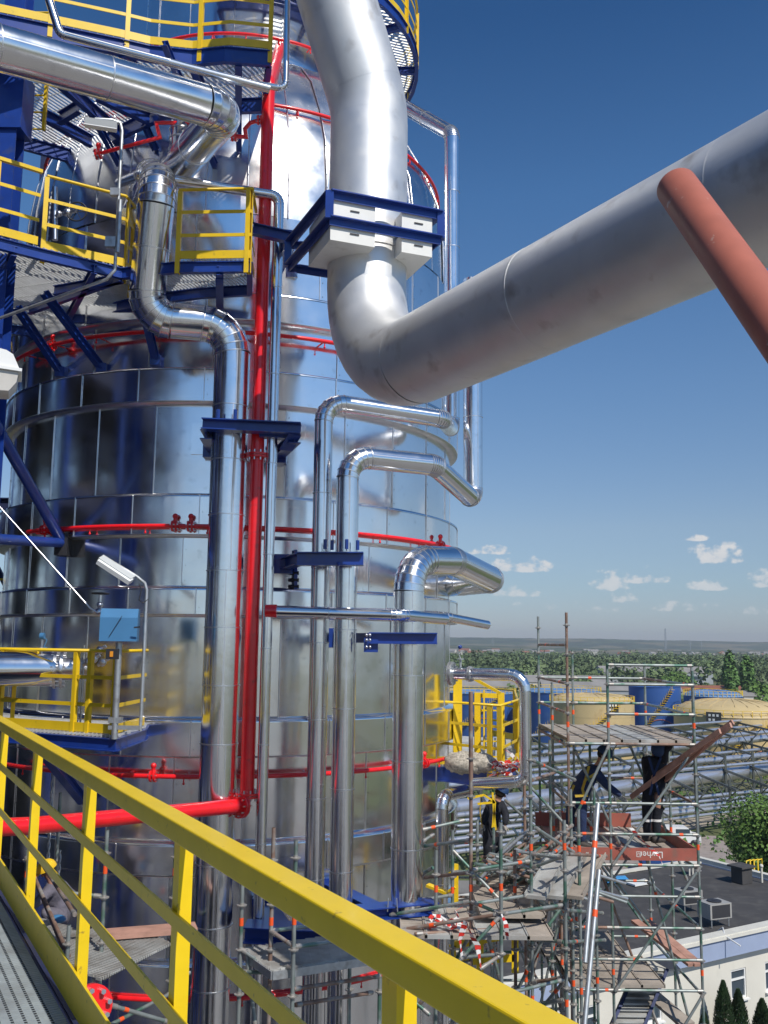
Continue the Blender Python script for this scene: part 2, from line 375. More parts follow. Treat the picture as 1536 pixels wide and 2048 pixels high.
# ================================================================ vertical pipes on the near side of the column
s1=P(455,1000,13.6)
def vp(b,py): return VZ(b,py)
sr_=.262
e1=P(288,655,13.3)
a1=P(300,362,13.75)
sv=V((s1.x,s1.y,0)); 
hz=VZ(sv,652).z
q1=V((e1.x,e1.y-.0,hz)); q2=V((sv.x,sv.y,hz))
q0=P(318,375,13.3)
pipe('steam_pipe','thick silver pipe stepping down in an S past the yellow railing to the ground','pipe',
  [P(300,346,15.4),P(317,366,12.85),q1,q2,vp(sv,2100),V((sv.x,sv.y,.2))],sr_,br=[.42,.36,.44,.1],band=.8,gores=6,bead=.009)
rd=P(512,1000,13.55)
red=pipe('fire_main','thick bright red riser pipe running down between the silver pipes','pipe',
  [V((T(560,95,2.6).x,T(560,95,2.6).y,VZ(T(560,95,2.6),95).z)),vp(rd,165),vp(rd,1610),P(60,1652,11.0),P(-300,1668,9.4)],.098,br=[.2,.2,.2],band=3,m=('red','red'),seg=24,bead=.0,seam=False,smooth_elbow=True)
def flange(par,c,ax,r,m='red',nb=10,w=.03,bolts=True):
    mb=MB(); a=V(ax).normalized(); c=V(c)
    for s in (-1,1): mb.ring(c+a*s*(w/2+.004),a,r,w,0,24)
    if bolts: mb.disc_bolts(c,a,r*.82,nb,.013,w*2+.09,1)
    link('flange',mb,[m,'bolt'],par)
flange(red,vp(rd,912),(0,0,1),.17)
flange(red,vp(rd,1590),(0,0,1),.17)
pp=P(508,1611,13.5); pr=vp(rd,1610); dd=(P(60,1652,11.0)-pr).normalized(); flange(red,pr+dd*.12,dd,.17)
# slim silver pipe
sl1=P(541,1000,13.5); w0=P(280,350,13.0); 
hz=VZ(sl1,392).z
pipe('slim_pipe','slim silver pipe running along the railing then down beside the red riser','pipe',[T(240,365,4.5),V((w0.x,w0.y,w0.z)),V((sl1.x,sl1.y,hz)),vp(sl1,2100),V((sl1.x,sl1.y,.1))],.078,br=[.1,.13,.1],band=1.3,seg=24,gores=5,bead=.004)
tee=vp(sl1,1222)
pipe('branch_pipe','slim silver branch pipe running level to the right from the red capped tee','pipe',[tee+V((0,-.0,0)),P(800,1230,13.5),P(890,1238,14.2)],.085,br=.3,band=1.0,seg=24,gores=4,bead=.004)
mb=MB(); mb.tube([tee+V((-.02,-.05,0)),tee+V((.14,-.05,0))],.092,20); link('tee_cap',mb,['red'],[o for o in COL.objects if o.name=='branch_pipe'][0])
pipe('slim_pipe','slim silver pipe end poking past the column edge above the blue bracket','pipe',[P(770,1225,14.6),P(890,1233,14.6),P(975,1250,15.2)],.07,br=.3,band=.8,seg=24,gores=3,bead=.004)
# pair of vertical pipes
A=P(636,1400,13.9); Az=VZ(A,803).z; A2=P(893,838,15.1); A2.z=VZ(A2,842).z; A3=P(904,880,15.6)
Ab=P(903,500,16.6)
pipe('vapour_pipe','silver pipe left of the close pair, feeding the higher right hand arm','pipe',
 [V((A.x,A.y,.2)),vp(A,803),P(885,838,14.6),P(903,858,16.2),VZ(P(903,858,16.2),268),P(805,212,17.2),P(700,160,18)],.14,br=[.3,.2,.2,.2,.3],band=1.1,seg=32,gores=6)
B=P(688,1400,13.7)
Bc=P(945,1000,16.0)
pipe('vapour_pipe','silver pipe right of the close pair, feeding the lower right hand arm','pipe',
 [V((B.x,B.y,.2)),vp(B,912),P(868,930,14.3),P(946,1000,15.8),VZ(P(946,1000,15.8),560)],.165,br=[.33,.25,.16,.2],band=1.1,seg=32,gores=6)
C_=P(815,1500,13.9)
pipe('transfer_line','fat silver pipe bending over in tight hoops to the right of the column','pipe',
 [V((C_.x,C_.y,.2)),vp(C_,1120),P(905,1122,14.9),P(985,1160,16.4),P(880,1172,18.6)],.225,br=[.5,.5,.3],band=1.2,seg=40,gores=8)
# nozzle loop at the right edge
npz=P(910,1348,16.3)
nl=pipe('nozzle_pipe','silver pipe looping from the flanged nozzle round the small yellow platform','pipe',
 [P(895,1347,16.3),P(1050,1350,15.8),VZ(P(1050,1350,15.8),1562),P(945,1568,16.2)],.098,br=[.26,.18],band=.9,seg=24,gores=5,bead=.004)
flange(nl,P(903,1347,16.28),P(1050,1350,15.8)-P(895,1347,16.3),.2,'galv',8)
flange(nl,P(940,1348,16.15),P(1050,1350,15.8)-P(895,1347,16.3),.13,'galv',8,.02)
mb=MB(); g=P(921,1335,16.2); mb.tube([g,VZ(g,1318),],.02,8); mb.ring(VZ(g,1318),(0,0,1),.06,.02,0,12); mb.tube([VZ(g,1318),VZ(P(915,1318,16.2),1302),VZ(P(920,1300,16.2),1294)],.012,6); link('drain_stub',mb,['galv'],nl)
mb=MB(); mb.ball(VZ(P(920,1300,16.2),1294),.035); link('blue_cap',mb,['capblue'] if 'capblue' in M else ['blue'],nl)
pipe('drain_pipe','short silver pipe bending down beneath the yellow platform on the right','pipe',[P(930,1582,17.2),P(884,1592,16.4),V((P(884,1592,16.4).x,P(884,1592,16.4).y,10.))],.105,br=.2,band=1.2,seg=24,gores=5,bead=.004)
# top left pipes
pipe('overhead_pipe','wide silver pipe crossing the top left and elbowing back into the column','pipe',[P(-260,25,9.0),P(452,222,11.4),P(352,340,13.8),],.255,br=.38,band=1.35,seg=48,gores=6)
pipe('overhead_pipe','narrow bright pipe just above the wide pipe at top left','pipe',[P(95,-10,11),P(120,68,11.0),P(540,178,11.6)],.052,br=.1,band=1.5,seg=20,gores=4,bead=.003)
pipe('conduit_pipe','thin upright silver tube beside the red riser at the top','pipe',[P(500,166,11.8),P(571,178,11.85),P(577,-80,11.9)],.043,br=.09,band=3,seg=16,gores=4,bead=.002,seam=False)
# red deluge rings
def ringpipe(label,r,z,a0,a1,rad=.035,dev=None):
    n=max(8,int(abs(a1-a0)/R_(3))); pts=[]
    for i in range(n+1):
        t=a0+(a1-a0)*i/n; pts.append(cyl(t,r,z))
    b=pts[len(pts)//2]; t=thing('sprinkler_ring',label,'pipe',(b.x,b.y,b.z),'red sprinkler rings round the column')
    mb=MB(); mb.tube(pts,rad,10); link('ring_pipe',mb,['red'],t)
    for i in range(2,n,4):
        mb=MB(); p=pts[i]; q=cyl(a0+(a1-a0)*i/n,r-.2 if r>4.4 else r-.15,z); mb.tube([p,q],.015,6); mb.tube([p,p+V((0,0,-.09))],.010,6); mb.ball(p+V((0,0,-.10)),.02,8,5); link('spray_nozzle',mb,['red'],t)
    return t
a_l=TA(60,TR+.2,1060); a_r=TA(885,TR+.1,1090)
z1=T(350,1052,TR+.24).z
ringpipe('red sprinkler ring at mid height with clustered couplings, crossing behind the blue clamp beam',TR+.24,z1,a_l,a_r)
z2=T(560,672,TR+.2).z; ringpipe('red sprinkler ring just under the mid platform grating',TR+.22,z2,TA(30,TR+.2,760),TA(700,TR+.2,690))
z3=T(330,1553,TR+.24).z; ringpipe('red sprinkler ring below the lower left platform, with a small yellow tap',TR+.24,z3,TA(20,TR+.2,1500),TA(885,TR+.2,1560))
z4=T(730,1958,TR+.2).z; ringpipe('red sprinkler ring low down behind the scaffold at the bottom',TR+.2,z4,TA(20,TR+.2,1500),TA(885,TR+.2,1560))
ringpipe('dark red sprinkler ring round the top of the dome',4.02,29.0,R_(-172),R_(12),.032)
ringpipe('red sprinkler ring round the base of the upper column',2.9,31.0,R_(-150),R_(-20),.03)
# couplings on the rings
def coupling(p,n,m='red'):
    mb=MB(); n=V(n).normalized(); mb.ring(p-n*.03,n,.085,.03,0,14); mb.ring(p+n*.03,n,.085,.03,0,14); mb.disc_bolts(p,n,.066,6,.009,.13,1)
    mb.tube([p,p+V((0,0,.14))],.03,8); mb.ball(p+V((0,0,.15)),.045,8,6)
    return mb
for i,(px,r,z) in enumerate([(76,TR+.24,z1),(340,TR+.24,z1),(372,TR+.24,z1),(880,TR+.24,z1),(318,TR+.24,z3),(850,TR+.24,z3),(108,TR+.22,z2)]):
    a=TA(px,r,1285 if z>18 else 1500) if z!=z2 else TA(104,r,690)
    p=cyl(a,r,z); par=[o for o in COL.objects if o.name.startswith('sprinkler_ring') and abs(WO[o.name].z-z)<.01][0]
    link('coupling',coupling(p,(-math.sin(a),math.cos(a),0)),['red','bolt'],par)
# ================================================================ setting: ground, roads, hills
gm=bpy.data.materials.new('ground_mixed'); gm.use_nodes=True; t_=gm.node_tree; b_=t_.nodes['Principled BSDF']; b_.inputs['Roughness'].default_value=.95
ge=t_.nodes.new('ShaderNodeNewGeometry')
def gn(sc,det=6):
    n=t_.nodes.new('ShaderNodeTexNoise'); n.inputs['Scale'].default_value=sc; n.inputs['Detail'].default_value=det; t_.links.new(ge.outputs['Position'],n.inputs['Vector']); return n.outputs['Fac']
def ramp(f,ps):
    r=t_.nodes.new('ShaderNodeValToRGB'); e=r.color_ramp.elements
    while len(e)<len(ps): e.new(.5)
    for i,(p,c) in enumerate(ps): e[i].position=p; e[i].color=tuple(c)+(1,)
    t_.links.new(f,r.inputs[0]); return r.outputs[0]
big=ramp(gn(.004,5),[(.36,(.07,.10,.03)),(.46,(.11,.13,.045)),(.54,(.17,.16,.09)),(.66,(.06,.085,.03))])
fine=ramp(gn(.6,8),[(.3,(.6,.6,.6)),(.7,(1.15,1.15,1.1))])
mxx=t_.nodes.new('ShaderNodeMix'); mxx.data_type='RGBA'; mxx.blend_type='MULTIPLY'; mxx.inputs[0].default_value=1; t_.links.new(big,mxx.inputs[6]); t_.links.new(fine,mxx.inputs[7]); t_.links.new(mxx.outputs[2],b_.inputs['Base Color'])
mb=MB(); mb.add([(-9000,-9000,0),(9000,-9000,0),(9000,9000,0),(-9000,9000,0)],[(0,1,2,3)]); struct('ground',mb,gm)
M['concrete']=mat('yard_concrete',(.21,.20,.185),.85,0,.16,.35,dirt=(.12,.11,.10),dirts=.4,dirtlo=.5,dirthi=.75)
M['sand']=mat('sandy_track',(.36,.31,.24),.95,0,.15,.5)
M['pinkyard']=mat('paved_yard',(.33,.28,.25),.9,0,.12,.9,dirt=(.2,.17,.15),dirts=.9)
def poly(name,pts,m,z): 
    mb=MB(); mb.add([(p[0],p[1],z) for p in pts],[tuple(range(len(pts)))]); return struct(name,mb,m)
poly('plant_yard',[(-320,-400),(200,-400),(60,52),(30,84),(-320,84)],M['concrete'],.004)
poly('paved_area',[G(1130,1780,0),G(1300,1790,0),G(1500,1760,0),G(1440,1672,0),G(1240,1668,0),G(1080,1700,0)],M['pinkyard'],.010)
poly('sand_track',[G(1100,1655,0),G(1250,1652,0),G(1536,1612,0),G(1536,1628,0),G(1300,1676,0),G(1100,1684,0)],M['sand'],.016)
poly('access_road',[(-40,300),(220,262),(230,272),(-40,312)],M['sand'],.02)
M['hill']=mat('wooded_hills',(.055,.075,.035),.95,0,.5,.012,dirt=(.16,.14,.08),dirts=.006,dirtlo=.5,dirthi=.6)
def hills(y,h0,h1,seed,x0=-3500,x1=3500,depth=900):
    rnd=random.Random(seed); ph=[rnd.uniform(0,6) for _ in range(8)]; mb=MB(); vs=[]; n=260
    for j in range(5):
        v=j/4
        for i in range(n+1):
            x=x0+(x1-x0)*i/n; e=sum(math.sin(x*(.0012*1.9**k)+ph[k])/(1.55**k) for k in range(8))/2.6
            hh=(h0+(h1-h0)*(.5+.5*max(-1,min(1,e))))+rnd.uniform(-1,1)*.9
            vs.append((x,y+v*depth,max(.0,hh*math.sin(min(1,v*1.35)*PI/2)) if j else -1))
    m=n+1; mb.add(vs,[(j*m+i,j*m+i+1,(j+1)*m+i+1,(j+1)*m+i) for j in range(4) for i in range(n)],0,True); return mb
struct('hills',hills(3300,34,52,4),M['hill'])
struct('hills',hills(1900,9,19,9,-2200,2200,700),M['hill'])
# ---------------------------------------------------------------- foliage
def leafmat(name,c): 
    m=mat(name,c,.75,0,.35,.7 if 'forest' not in name else .035,col2=tuple(min(1,x*1.9) for x in c)); return m
M['wood1']=leafmat('forest_foliage',(.085,.12,.045)); M['leafA']=leafmat('bush_foliage',(.07,.13,.02)); M['leafB']=leafmat('poplar_foliage',(.07,.14,.03)); M['thuja']=leafmat('thuja_foliage',(.022,.05,.014)); M['bark']=mat('bark',(.10,.075,.05),.9,0,.3,6)
def leaves(mb,c,rad,n,ls,rnd,lobes=9,flat=1):
    c=V(c); lob=[]
    for _ in range(lobes):
        d=V((rnd.gauss(0,1),rnd.gauss(0,1),rnd.gauss(0,.8))); d.normalize(); k=rnd.uniform(.25,.68); lob.append((V((d.x*rad[0]*k,d.y*rad[1]*k,d.z*rad[2]*k)),rnd.uniform(.32,.55)))
    for i in range(n):
        q,s=rnd.choice(lob); d=V((rnd.gauss(0,1),rnd.gauss(0,1),rnd.gauss(0,1))); d.normalize(); k=rnd.uniform(.6,1.05)**.5
        p=c+q+V((d.x*rad[0],d.y*rad[1],d.z*rad[2]))*s*k
        n_=(d+V((rnd.uniform(-.8,.8),rnd.uniform(-.8,.8),rnd.uniform(-.3,1)))).normalized(); u=n_.orthogonal().normalized(); u=Matrix.Rotation(rnd.uniform(0,6.3),3,n_)@u; w=n_.cross(u); l=ls*rnd.uniform(.6,1.4)
        mb.add([p-u*l*.5,p+w*l*.35,p+u*l*.5,p-w*l*.35],[(0,1,2,3)])
mb=MB(); rnd=random.Random(11)
for i in range(900):
    px=rnd.uniform(880,1560); py=rnd.choice([rnd.uniform(1311,1342),rnd.uniform(1318,1342)])
    d=rnd.uniform(430,1250) 
    x=(px-768)/FPX*d; h=rnd.uniform(8,15); w=rnd.uniform(5,10)
    if d<520 and rnd.random()<.6: continue
    leaves(mb,(x,d,h*.5),(w,w,h*.55),90,2.2,rnd,6)
for i in range(160):
    d=rnd.uniform(300,460); px=rnd.uniform(880,1560); x=(px-768)/FPX*d; h=rnd.uniform(3,7); leaves(mb,(x,d,h*.45),(h*.6,h*.6,h*.5),40,1.6,rnd,5)
o=link('forest',mb,M['wood1']); tag(o,'broad belt of green woodland across the plain below the horizon','woodland',None,'stuff')
def tree(name,label,cat,x,y,h,rx,n,ls,m,trunk=.12,seed=1,lobes=14,group=None,z0=.28):
    rnd=random.Random(seed); t=thing(name,label,cat,(x,y,0),group)
    mb=MB(); mb.tube([(x,y,0),(x+.1,y,h*.35),(x,y+.1,h*.75)],.1,8,True,0,True,[trunk,trunk*.75,trunk*.25])
    for k in range(6):
        a=rnd.uniform(0,6.3); z=h*rnd.uniform(.25,.6); mb.tube([(x,y,z),(x+rx*.5*math.cos(a),y+rx*.5*math.sin(a),z+h*.2)],.05,5,True,0,True,[trunk*.4,trunk*.1])
    link('trunk',mb,'bark',t); mb=MB(); leaves(mb,(x,y,h*(z0+1)/2),(rx,rx,h*(1-z0)/2),n,ls,rnd,lobes); link('crown',mb,m,t); return t
tree('broadleaf_tree','big bushy broadleaf tree at the right edge behind the dark flat roof','tree',31.6,76,8.4,5.6,30000,.26,'leafA',.3,5,26,None,.0)
tree('broadleaf_tree','lower leafy tree hugging the left foot of the big bushy one','tree',24.8,72,4.6,3.0,5200,.36,'leafA',.2,6,14,None,-.05)
for i,(px,d,h,r,lb) in enumerate([(1455,330,19,3.2,'left and broader tall green poplar in front of the woods at the right'),(1487,335,18,2.7,'right and slimmer tall green poplar in front of the woods at the right'),(1515,300,11,7,'pale round tree beside the two tall poplars'),(1350,420,9,9,'round light green tree just beyond the tank depot'),(1160,400,8,8,'dark round tree beyond the left sand coloured tank')]):
    tree('tree',lb,'tree',(px-768)/FPX*d,d,h,r,1500,1.5,['leafB','leafB','leafA','leafA','wood1'][i],.3,30+i,12,None,.05)
# ---------------------------------------------------------------- far town
M['wallA']=mat('pale_render',(.55,.52,.46),.8,0,.1,.3); M['wallB']=mat('shed_metal',(.36,.38,.40),.6,.2,.1,.3); M['roofA']=mat('grey_shed_roof',(.27,.255,.24),.8,0,.15,.2); M['roofB']=mat('red_roof',(.26,.10,.06),.8,0,.15,.3); M['glass']=mat('window_glass',(.05,.07,.09),.08,0)
def house(name,label,cat,x,y,w,dp,h,rot=0,wall='wallA',roof='roofA',pitch=.25,group=None,win=0):
    t=thing(name,label,cat,(x,y,0),group); c,s=math.cos(rot),math.sin(rot); X=V((c,s,0)); Y=V((-s,c,0)); Z=V((0,0,1)); o=V((x,y,0))
    mb=MB(); mb.box(o+Z*h/2,w,dp,h,(X,Y,Z)); 
    rh=dp*pitch
    a=[o+X*(w/2*i)+Y*(dp/2*j)+Z*h for i,j in((-1,-1),(1,-1),(1,1),(-1,1))]; r=[o-X*w/2+Z*(h+rh),o+X*w/2+Z*(h+rh)]
    mb.add([a[0],a[3],r[0]],[(0,1,2)]); mb.add([a[1],a[2],r[1]],[(0,1,2)])
    link('wall',mb,wall,t); mb=MB()
    for sg in (-1,1):
        e0=o-X*(w/2+.3)+Y*(sg*(dp/2+.3))+Z*(h-.05); e1=o+X*(w/2+.3)+Y*(sg*(dp/2+.3))+Z*(h-.05); q0=r[0]-X*.3+Z*.12; q1=r[1]+X*.3+Z*.12
        mb.add([e0,e1,q1,q0,e0+Z*.18,e1+Z*.18,q1+Z*.18,q0+Z*.18],[(0,1,2,3),(7,6,5,4),(0,4,5,1),(0,3,7,4),(1,5,6,2)])
    link('roof',mb,roof,t)
    for k in range(win):
        mb=MB(); f=(k+.5)/win-.5; mb.box(o+X*(f*w)-Y*(dp/2+.02)+Z*(h*.55),w/win*.45,.06,h*.3,(X,Y,Z)); link('window',mb,'glass',t)
    return t
rnd=random.Random(21)
sheds=[(1215,330,46,16,5,'wallB','roofA','long low grey shed beyond the left sand coloured tank'),(1120,420,40,18,4,'wallA','roofA','pale low shed left of the blue tanks'),(1345,1,0,0,0,0,0,0),(1424,345,30,10,4.5,'wallA','roofB','row of red and white sheds right of the depot'),(1520,300,16,9,5,'wallA','roofA','white flat shed at the right edge beyond the depot'),(955,360,36,14,4.2,'wallA','roofA','pale shed seen between the column and the yellow platform'),(1012,470,34,14,5,'wallA','roofA','small pale shed left of the scaffold posts'),(1300,520,60,20,6,'wallB','roofA','wide grey hall behind the blue tank')]
for px,d,w,dp,h,wa,ro,lb in sheds:
    if d>10: house('shed',lb,'shed',(px-768)/FPX*d,d,w,dp,h,rnd.uniform(-.15,.15),wa,ro,.14,None,4)
t=house('transformer_kiosk','white kiosk with two dark doors beyond the left tank','kiosk',(1272-768)/FPX*265,265,7,5,5.6,0,'wallA','roofA',.02,None,2)
rnd=random.Random(5)
for i in range(90):
    d=rnd.uniform(1500,2900); px=rnd.uniform(885,1545); w=rnd.uniform(7,22)
    o=house('village_house','tiny house in the far town beyond the woods','house',(px-768)/FPX*d,d,w,rnd.uniform(7,11),rnd.uniform(5,8),rnd.uniform(-.9,.9),rnd.choice(['wallA','wallA','wallB']),rnd.choice(['roofB','roofA','roofA']),.35,'houses of the far town')
# masts
t=thing('radio_mast','thin lattice mast standing up on the horizon','mast',((1329-768)/FPX*2300,2300,0)); b0_=V(((1329-768)/FPX*2300,2300,0)); mb=MB()
for k in range(3):
    a=2*PI*k/3; mb.tube([b0_+V((3*math.cos(a),3*math.sin(a),0)),b0_+V((1.0*math.cos(a),1.0*math.sin(a),62))],.55,5)
for z in range(4,60,6): mb.lathe(b0_+V((0,0,z)),[(3-z/31,0),(3-z/31,1)],3)
link('lattice',mb,'galv',t)
mast=t
for i,(px,h) in enumerate([(1378,40),(1400,34),(987,36)]):
    p=V(((px-768)/FPX*2500,2500,0)); mb=MB(); mb.tube([p,p+V((0,0,h))],.5,5); mb.box(p+V((0,0,h*.85)),8,.4,.5); mb.box(p+V((0,0,h*.7)),11,.4,.5); tag(link('power_pylon',mb,'galv'),'hair thin power pylon on the far ridge','pylon','far power pylons')
# ---------------------------------------------------------------- tanks
M['tankY']=mat('sand_tank_paint',(.56,.43,.22),.6,0,.05,.4,dirt=(.40,.27,.12),dirts=.5,dirtlo=.55,dirthi=.8); M['tankB']=mat('blue_tank_paint',(.03,.10,.33),.5,0,.06,.3,dirt=(.07,.14,.3),dirts=.3)
M['tankroofB']=mat('pale_blue_roof',(.13,.26,.48),.6,0,.05,.3)
def tank(label,px,py_base,py_top,wpx,d,m,roof,dome=.12,rail=True,spiral=0):
    c=P(px,py_base,d); c.z=0; r=wpx/2/FPX*d; h=P(px,py_top,d-r*.2).z; t=thing('storage_tank',label,'tank',c)
    mb=MB(); mb.lathe(c,[(r,0),(r,h)],64); 
    for k in range(1,4): mb.lathe(c,[(r+.03,h*k/4-.06),(r+.03,h*k/4+.0)],64)
    link('shell',mb,m,t); mb=MB(); hd=r*dome*2; mb.lathe(c,[(r*math.sin(a*PI/2/6)+(.12 if a==6 else 0),h+hd*(1-(a/6)**2)) for a in range(6,-1,-1)],64)
    for k in range(24):
        a=2*PI*k/24; mb.tube([c+V((r*f*math.cos(a),r*f*math.sin(a),h+hd*(1-(math.asin(min(1,f))*2/PI)**2)+.05)) for f in (.99,.8,.5,.2)],.05,4)
    link('roof',mb,roof,t)
    if rail:
        mb=MB(); n=40
        for zz in (.55,1.1): mb.tube([c+V(((r+.05)*math.cos(2*PI*k/n),(r+.05)*math.sin(2*PI*k/n),h+zz)) for k in range(n+1)],.035,5,False)
        for k in range(n): a=2*PI*k/n; mb.bar(c+V(((r+.05)*math.cos(a),(r+.05)*math.sin(a),h)),c+V(((r+.05)*math.cos(a),(r+.05)*math.sin(a),h+1.1)),.07,.07)
        link('roof_railing',mb,'yellow',t)
    mb=MB(); n=26
    for k in range(n):
        a=R_(-150)+R_(85)*k/n; z=h*k/n; q=c+V(((r+.5)*math.cos(a),(r+.5)*math.sin(a),z)); mb.box(q,.5,.8,.05,(V((math.cos(a),math.sin(a),0)),V((-math.sin(a),math.cos(a),0)),V((0,0,1))))
        mb.bar(q,q+V((0,0,1.1)),.05,.05)
    link('spiral_stair',mb,'yellow',t)
    mb=MB(); a=R_(-75); mb.tube([c+V(((r+.06)*math.cos(R_(x)),(r+.06)*math.sin(R_(x)),h*(.35+.1*math.sin(x*.05)))) for x in range(-120,-30,6)],.08,5); link('spray_pipe',mb,'redox',t)
    return t
tank('sand coloured tank with domed roof standing left of the other sand one',1185,1480,1404,162,178,'tankY','tankY',.10)
tank('wider sand coloured tank with domed roof at the right edge',1465,1505,1430,216,160,'tankY','tankY',.14)
tank('tall plain blue tank right behind the left sand tank',1311,1455,1373,99,200,'tankB','tankB',.03,False)
tank('blue tank with pale blue domed roof behind the right sand tank',1428,1460,1392,110,190,'tankB','tankroofB',.10)
tank('broad blue tank behind the left sand tank with walkways on its roof',1125,1450,1384,150,205,'tankB','tankroofB',.04)
tank('blue tank part hidden behind the small yellow platform',965,1450,1386,130,215,'tankB','tankroofB',.04)
M['frameW']=mat('white_window_frame',(.78,.78,.76),.5)
M['sign']=mat('dark_sign',(.05,.05,.05),.5)
for tk,(px,py,w,d_) in zip([o for o in COL.objects if o.name.startswith('storage_tank')][:2],((1231,1416,2.2,169.6),(1423,1436,2.4,151.6))):
    q=P(px,py,d_); c0=WO[tk.name]; n_=V((q.x-c0.x,q.y-c0.y,0)).normalized(); rr_=max(v.co.x for v in [c for c in tk.children if c.name.startswith('shell')][0].data.vertices)
    q=V((c0.x+n_.x*(rr_+.12),c0.y+n_.y*(rr_+.12),q.z)); tt=V((-n_.y,n_.x,0)); mb=MB(); mb.box(q,w,.08,1.7,(tt,n_,V((0,0,1)))); sg=link('sign_board',mb,'sign',tk)
    mb=MB()
    for k in range(5): mb.box(q+n_*.05+tt*((k%3-1)*w*.26)+V((0,0,.35 if k<3 else -.35)),w*.15,.02,.36,(tt,n_,V((0,0,1))))
    link('sign_marks',mb,'frameW',sg)
# ---------------------------------------------------------------- pipe racks beyond the scaffold
M['lag']=mat('lagged_pipe',(.74,.74,.77),.36,.85,.06,1.2)
M['rackst']=mat('rack_steel',(.10,.11,.10),.6,.3,.2,1)
def rack(label,pxs,wr,zd):
    pass
lines=[ # (left px,y) -> (right px,y), radius m, distance left/right
 ((1010,1500),(1540,1452),.22,112,118),((1010,1512),(1540,1466),.30,110,116),((1010,1531),(1540,1478),.52,107,113),((1010,1546),(1540,1500),.2,104,110),((1010,1560),(1540,1512),.36,102,108),((1010,1572),(1540,1526),.2,100,106),
 ((940,1612),(1540,1541),.78,95,101),((940,1640),(1540,1583),.2,92,97),((940,1650),(1540,1592),.16,91,96),((940,1662),(1540,1600),.2,90,95),((940,1676),(1540,1606),.26,89,94),((940,1690),(1540,1616),.16,88,93),((940,1628),(1300,1590),.28,93,97),
 ((940,1480),(1540,1440),.2,116,122),((940,1700),(1250,1662),.2,84,87)]
nm=['topmost thin line','thin line second from the top','fat upper line','slim line under the fat upper one','middling line between the two fat ones','slim line above the fattest','fattest line running out to the right edge','slim line right below the fattest','thinnest of the lower bunch','lower bunch line third from the bottom','lower bunch line next to the bottom','bottom line of the lower bunch','middling line hidden behind the workers','faint back line nearest the tanks','short front line ending by the paved yard']
for (a,b,r,da,db),lb in zip(lines,nm):
    p=P(a[0],a[1],da); q=G(b[0],b[1]-3,p.z); 
    q=q+(q-p)*(.12 if b[0]<1500 else .5); p=p-(q-p)*.15
    t=thing('rack_pipe','silver lagged pipe on the far rack, '+lb,'pipe',p,'lagged pipes on the far pipe rack'); mb=MB(); mb.tube([p,q],r,16)
    n=14
    for k in range(n): c=p.lerp(q,(k+.5)/n); mb.ring(c,q-p,r,.12,.02,16,1)
    link('pipe_run',mb,['lag','seam'],t)
for i in range(11):
    f=i/10; y=120-18*f+0; 
    t=thing('rack_trestle','dark steel trestle under the silver lines of the far pipe rack','trestle',(10+f*46,98+f*31,0),'trestles of the far pipe rack'); mb=MB()
    for yy,zt in ((86,6.3),(97,7.5),(106,8.2),(118,9)):
        x=10+f*46; y=yy+f*31; mb.bar((x,y,0),(x,y,zt*.92),.25,.25); 
    for za,zb,(ya,yb) in ((5.0,5.0,(84,100)),(6.6,6.6,(97,112)),(8.2,8.2,(104,121))):
        x=10+f*46; mb.bar((x,ya+f*31,za),(x,yb+f*31,zb),.22,.25); mb.bar((x,ya+f*31,za-1.6),(x,yb+f*31,zb-1.6),.14,.14)
        for k in range(5):
            y0=ya+(yb-ya)*k/5+f*31; y1=ya+(yb-ya)*(k+1)/5+f*31; mb.bar((x,y0,za-1.6 if k%2 else za),(x,y1,za if k%2 else za-1.6),.1,.1)
    link('frame',mb,'rackst',t)
rnd=random.Random(77)
for i in range(9):   # trusses running along the rack
    for yy,z in ((91,4.4),(103,6.3)):
        x0=10+i*5.1; y=yy+i*3.44; t=thing('rack_truss','dark lattice girder carrying the silver lines between two trestles','girder',(x0,y,z-1.3),'lattice girders of the far pipe rack'); mb=MB()
        for zz in (z,z-1.3): mb.bar((x0,y,zz),(x0+5.1,y+3.44,zz),.12,.12)
        for k in range(4):
            xa=x0+5.1*k/4; ya_=y+3.44*k/4; mb.bar((xa,ya_,z if k%2 else z-1.3),(xa+1.27,ya_+.86,z-1.3 if k%2 else z),.09,.09)
        link('girder',mb,'rackst',t)
mb=MB(); rnd=random.Random(8)
for i in range(420):
    x=rnd.uniform(6,60); y=rnd.uniform(84,155); h=rnd.uniform(.3,1.0); leaves(mb,(x,y,h*.4),(1.2,1.2,h),10,.5,rnd,3)
tag(link('grass',mb,'leafB'),'rough green grass growing under the far pipe rack','grass',None,'stuff')
# ---------------------------------------------------------------- office building with the dark flat roof
ZR=6.2; A_=G(1160,1926,ZR); A_.z=0; B_=G(1536,1845,ZR); B_.z=0; D_=(B_-A_).normalized(); Nn=V((D_.y,-D_.x,0)); K_=G(1390,1717,ZR); K_.z=0
tcorner=A_+D_*((K_-A_).dot(D_)); A0_=A_-D_*9; W_=(tcorner-A0_).length; DP_=abs((K_-A_).dot(Nn))
def onwall(px):
    r=ray(px,1950); den=r.x*Nn.x+r.y*Nn.y; k=(A_.x*Nn.x+A_.y*Nn.y)/den; return V((r.x*k,r.y*k,0))
M['office']=mat('cream_render',(.66,.63,.55),.85,0,.04,.8,dirt=(.5,.48,.42),dirts=.8,dirtlo=.6,dirthi=.9); M['fascia']=mat('blue_grey_fascia',(.30,.36,.50),.6,0,.05,1.5); M['felt']=mat('roofing_felt',(.055,.052,.052),.9,0,.18,.8,dirt=(.09,.085,.08),dirts=1.3); M['coping']=mat('pale_coping',(.62,.60,.53),.7,0,.06,2)
ob=thing('office_building','cream office block with blue grey fascia and a dark flat roof','building',A_)
ax=(D_,-Nn,V((0,0,1))); mid=A0_+D_*W_/2-Nn*DP_/2
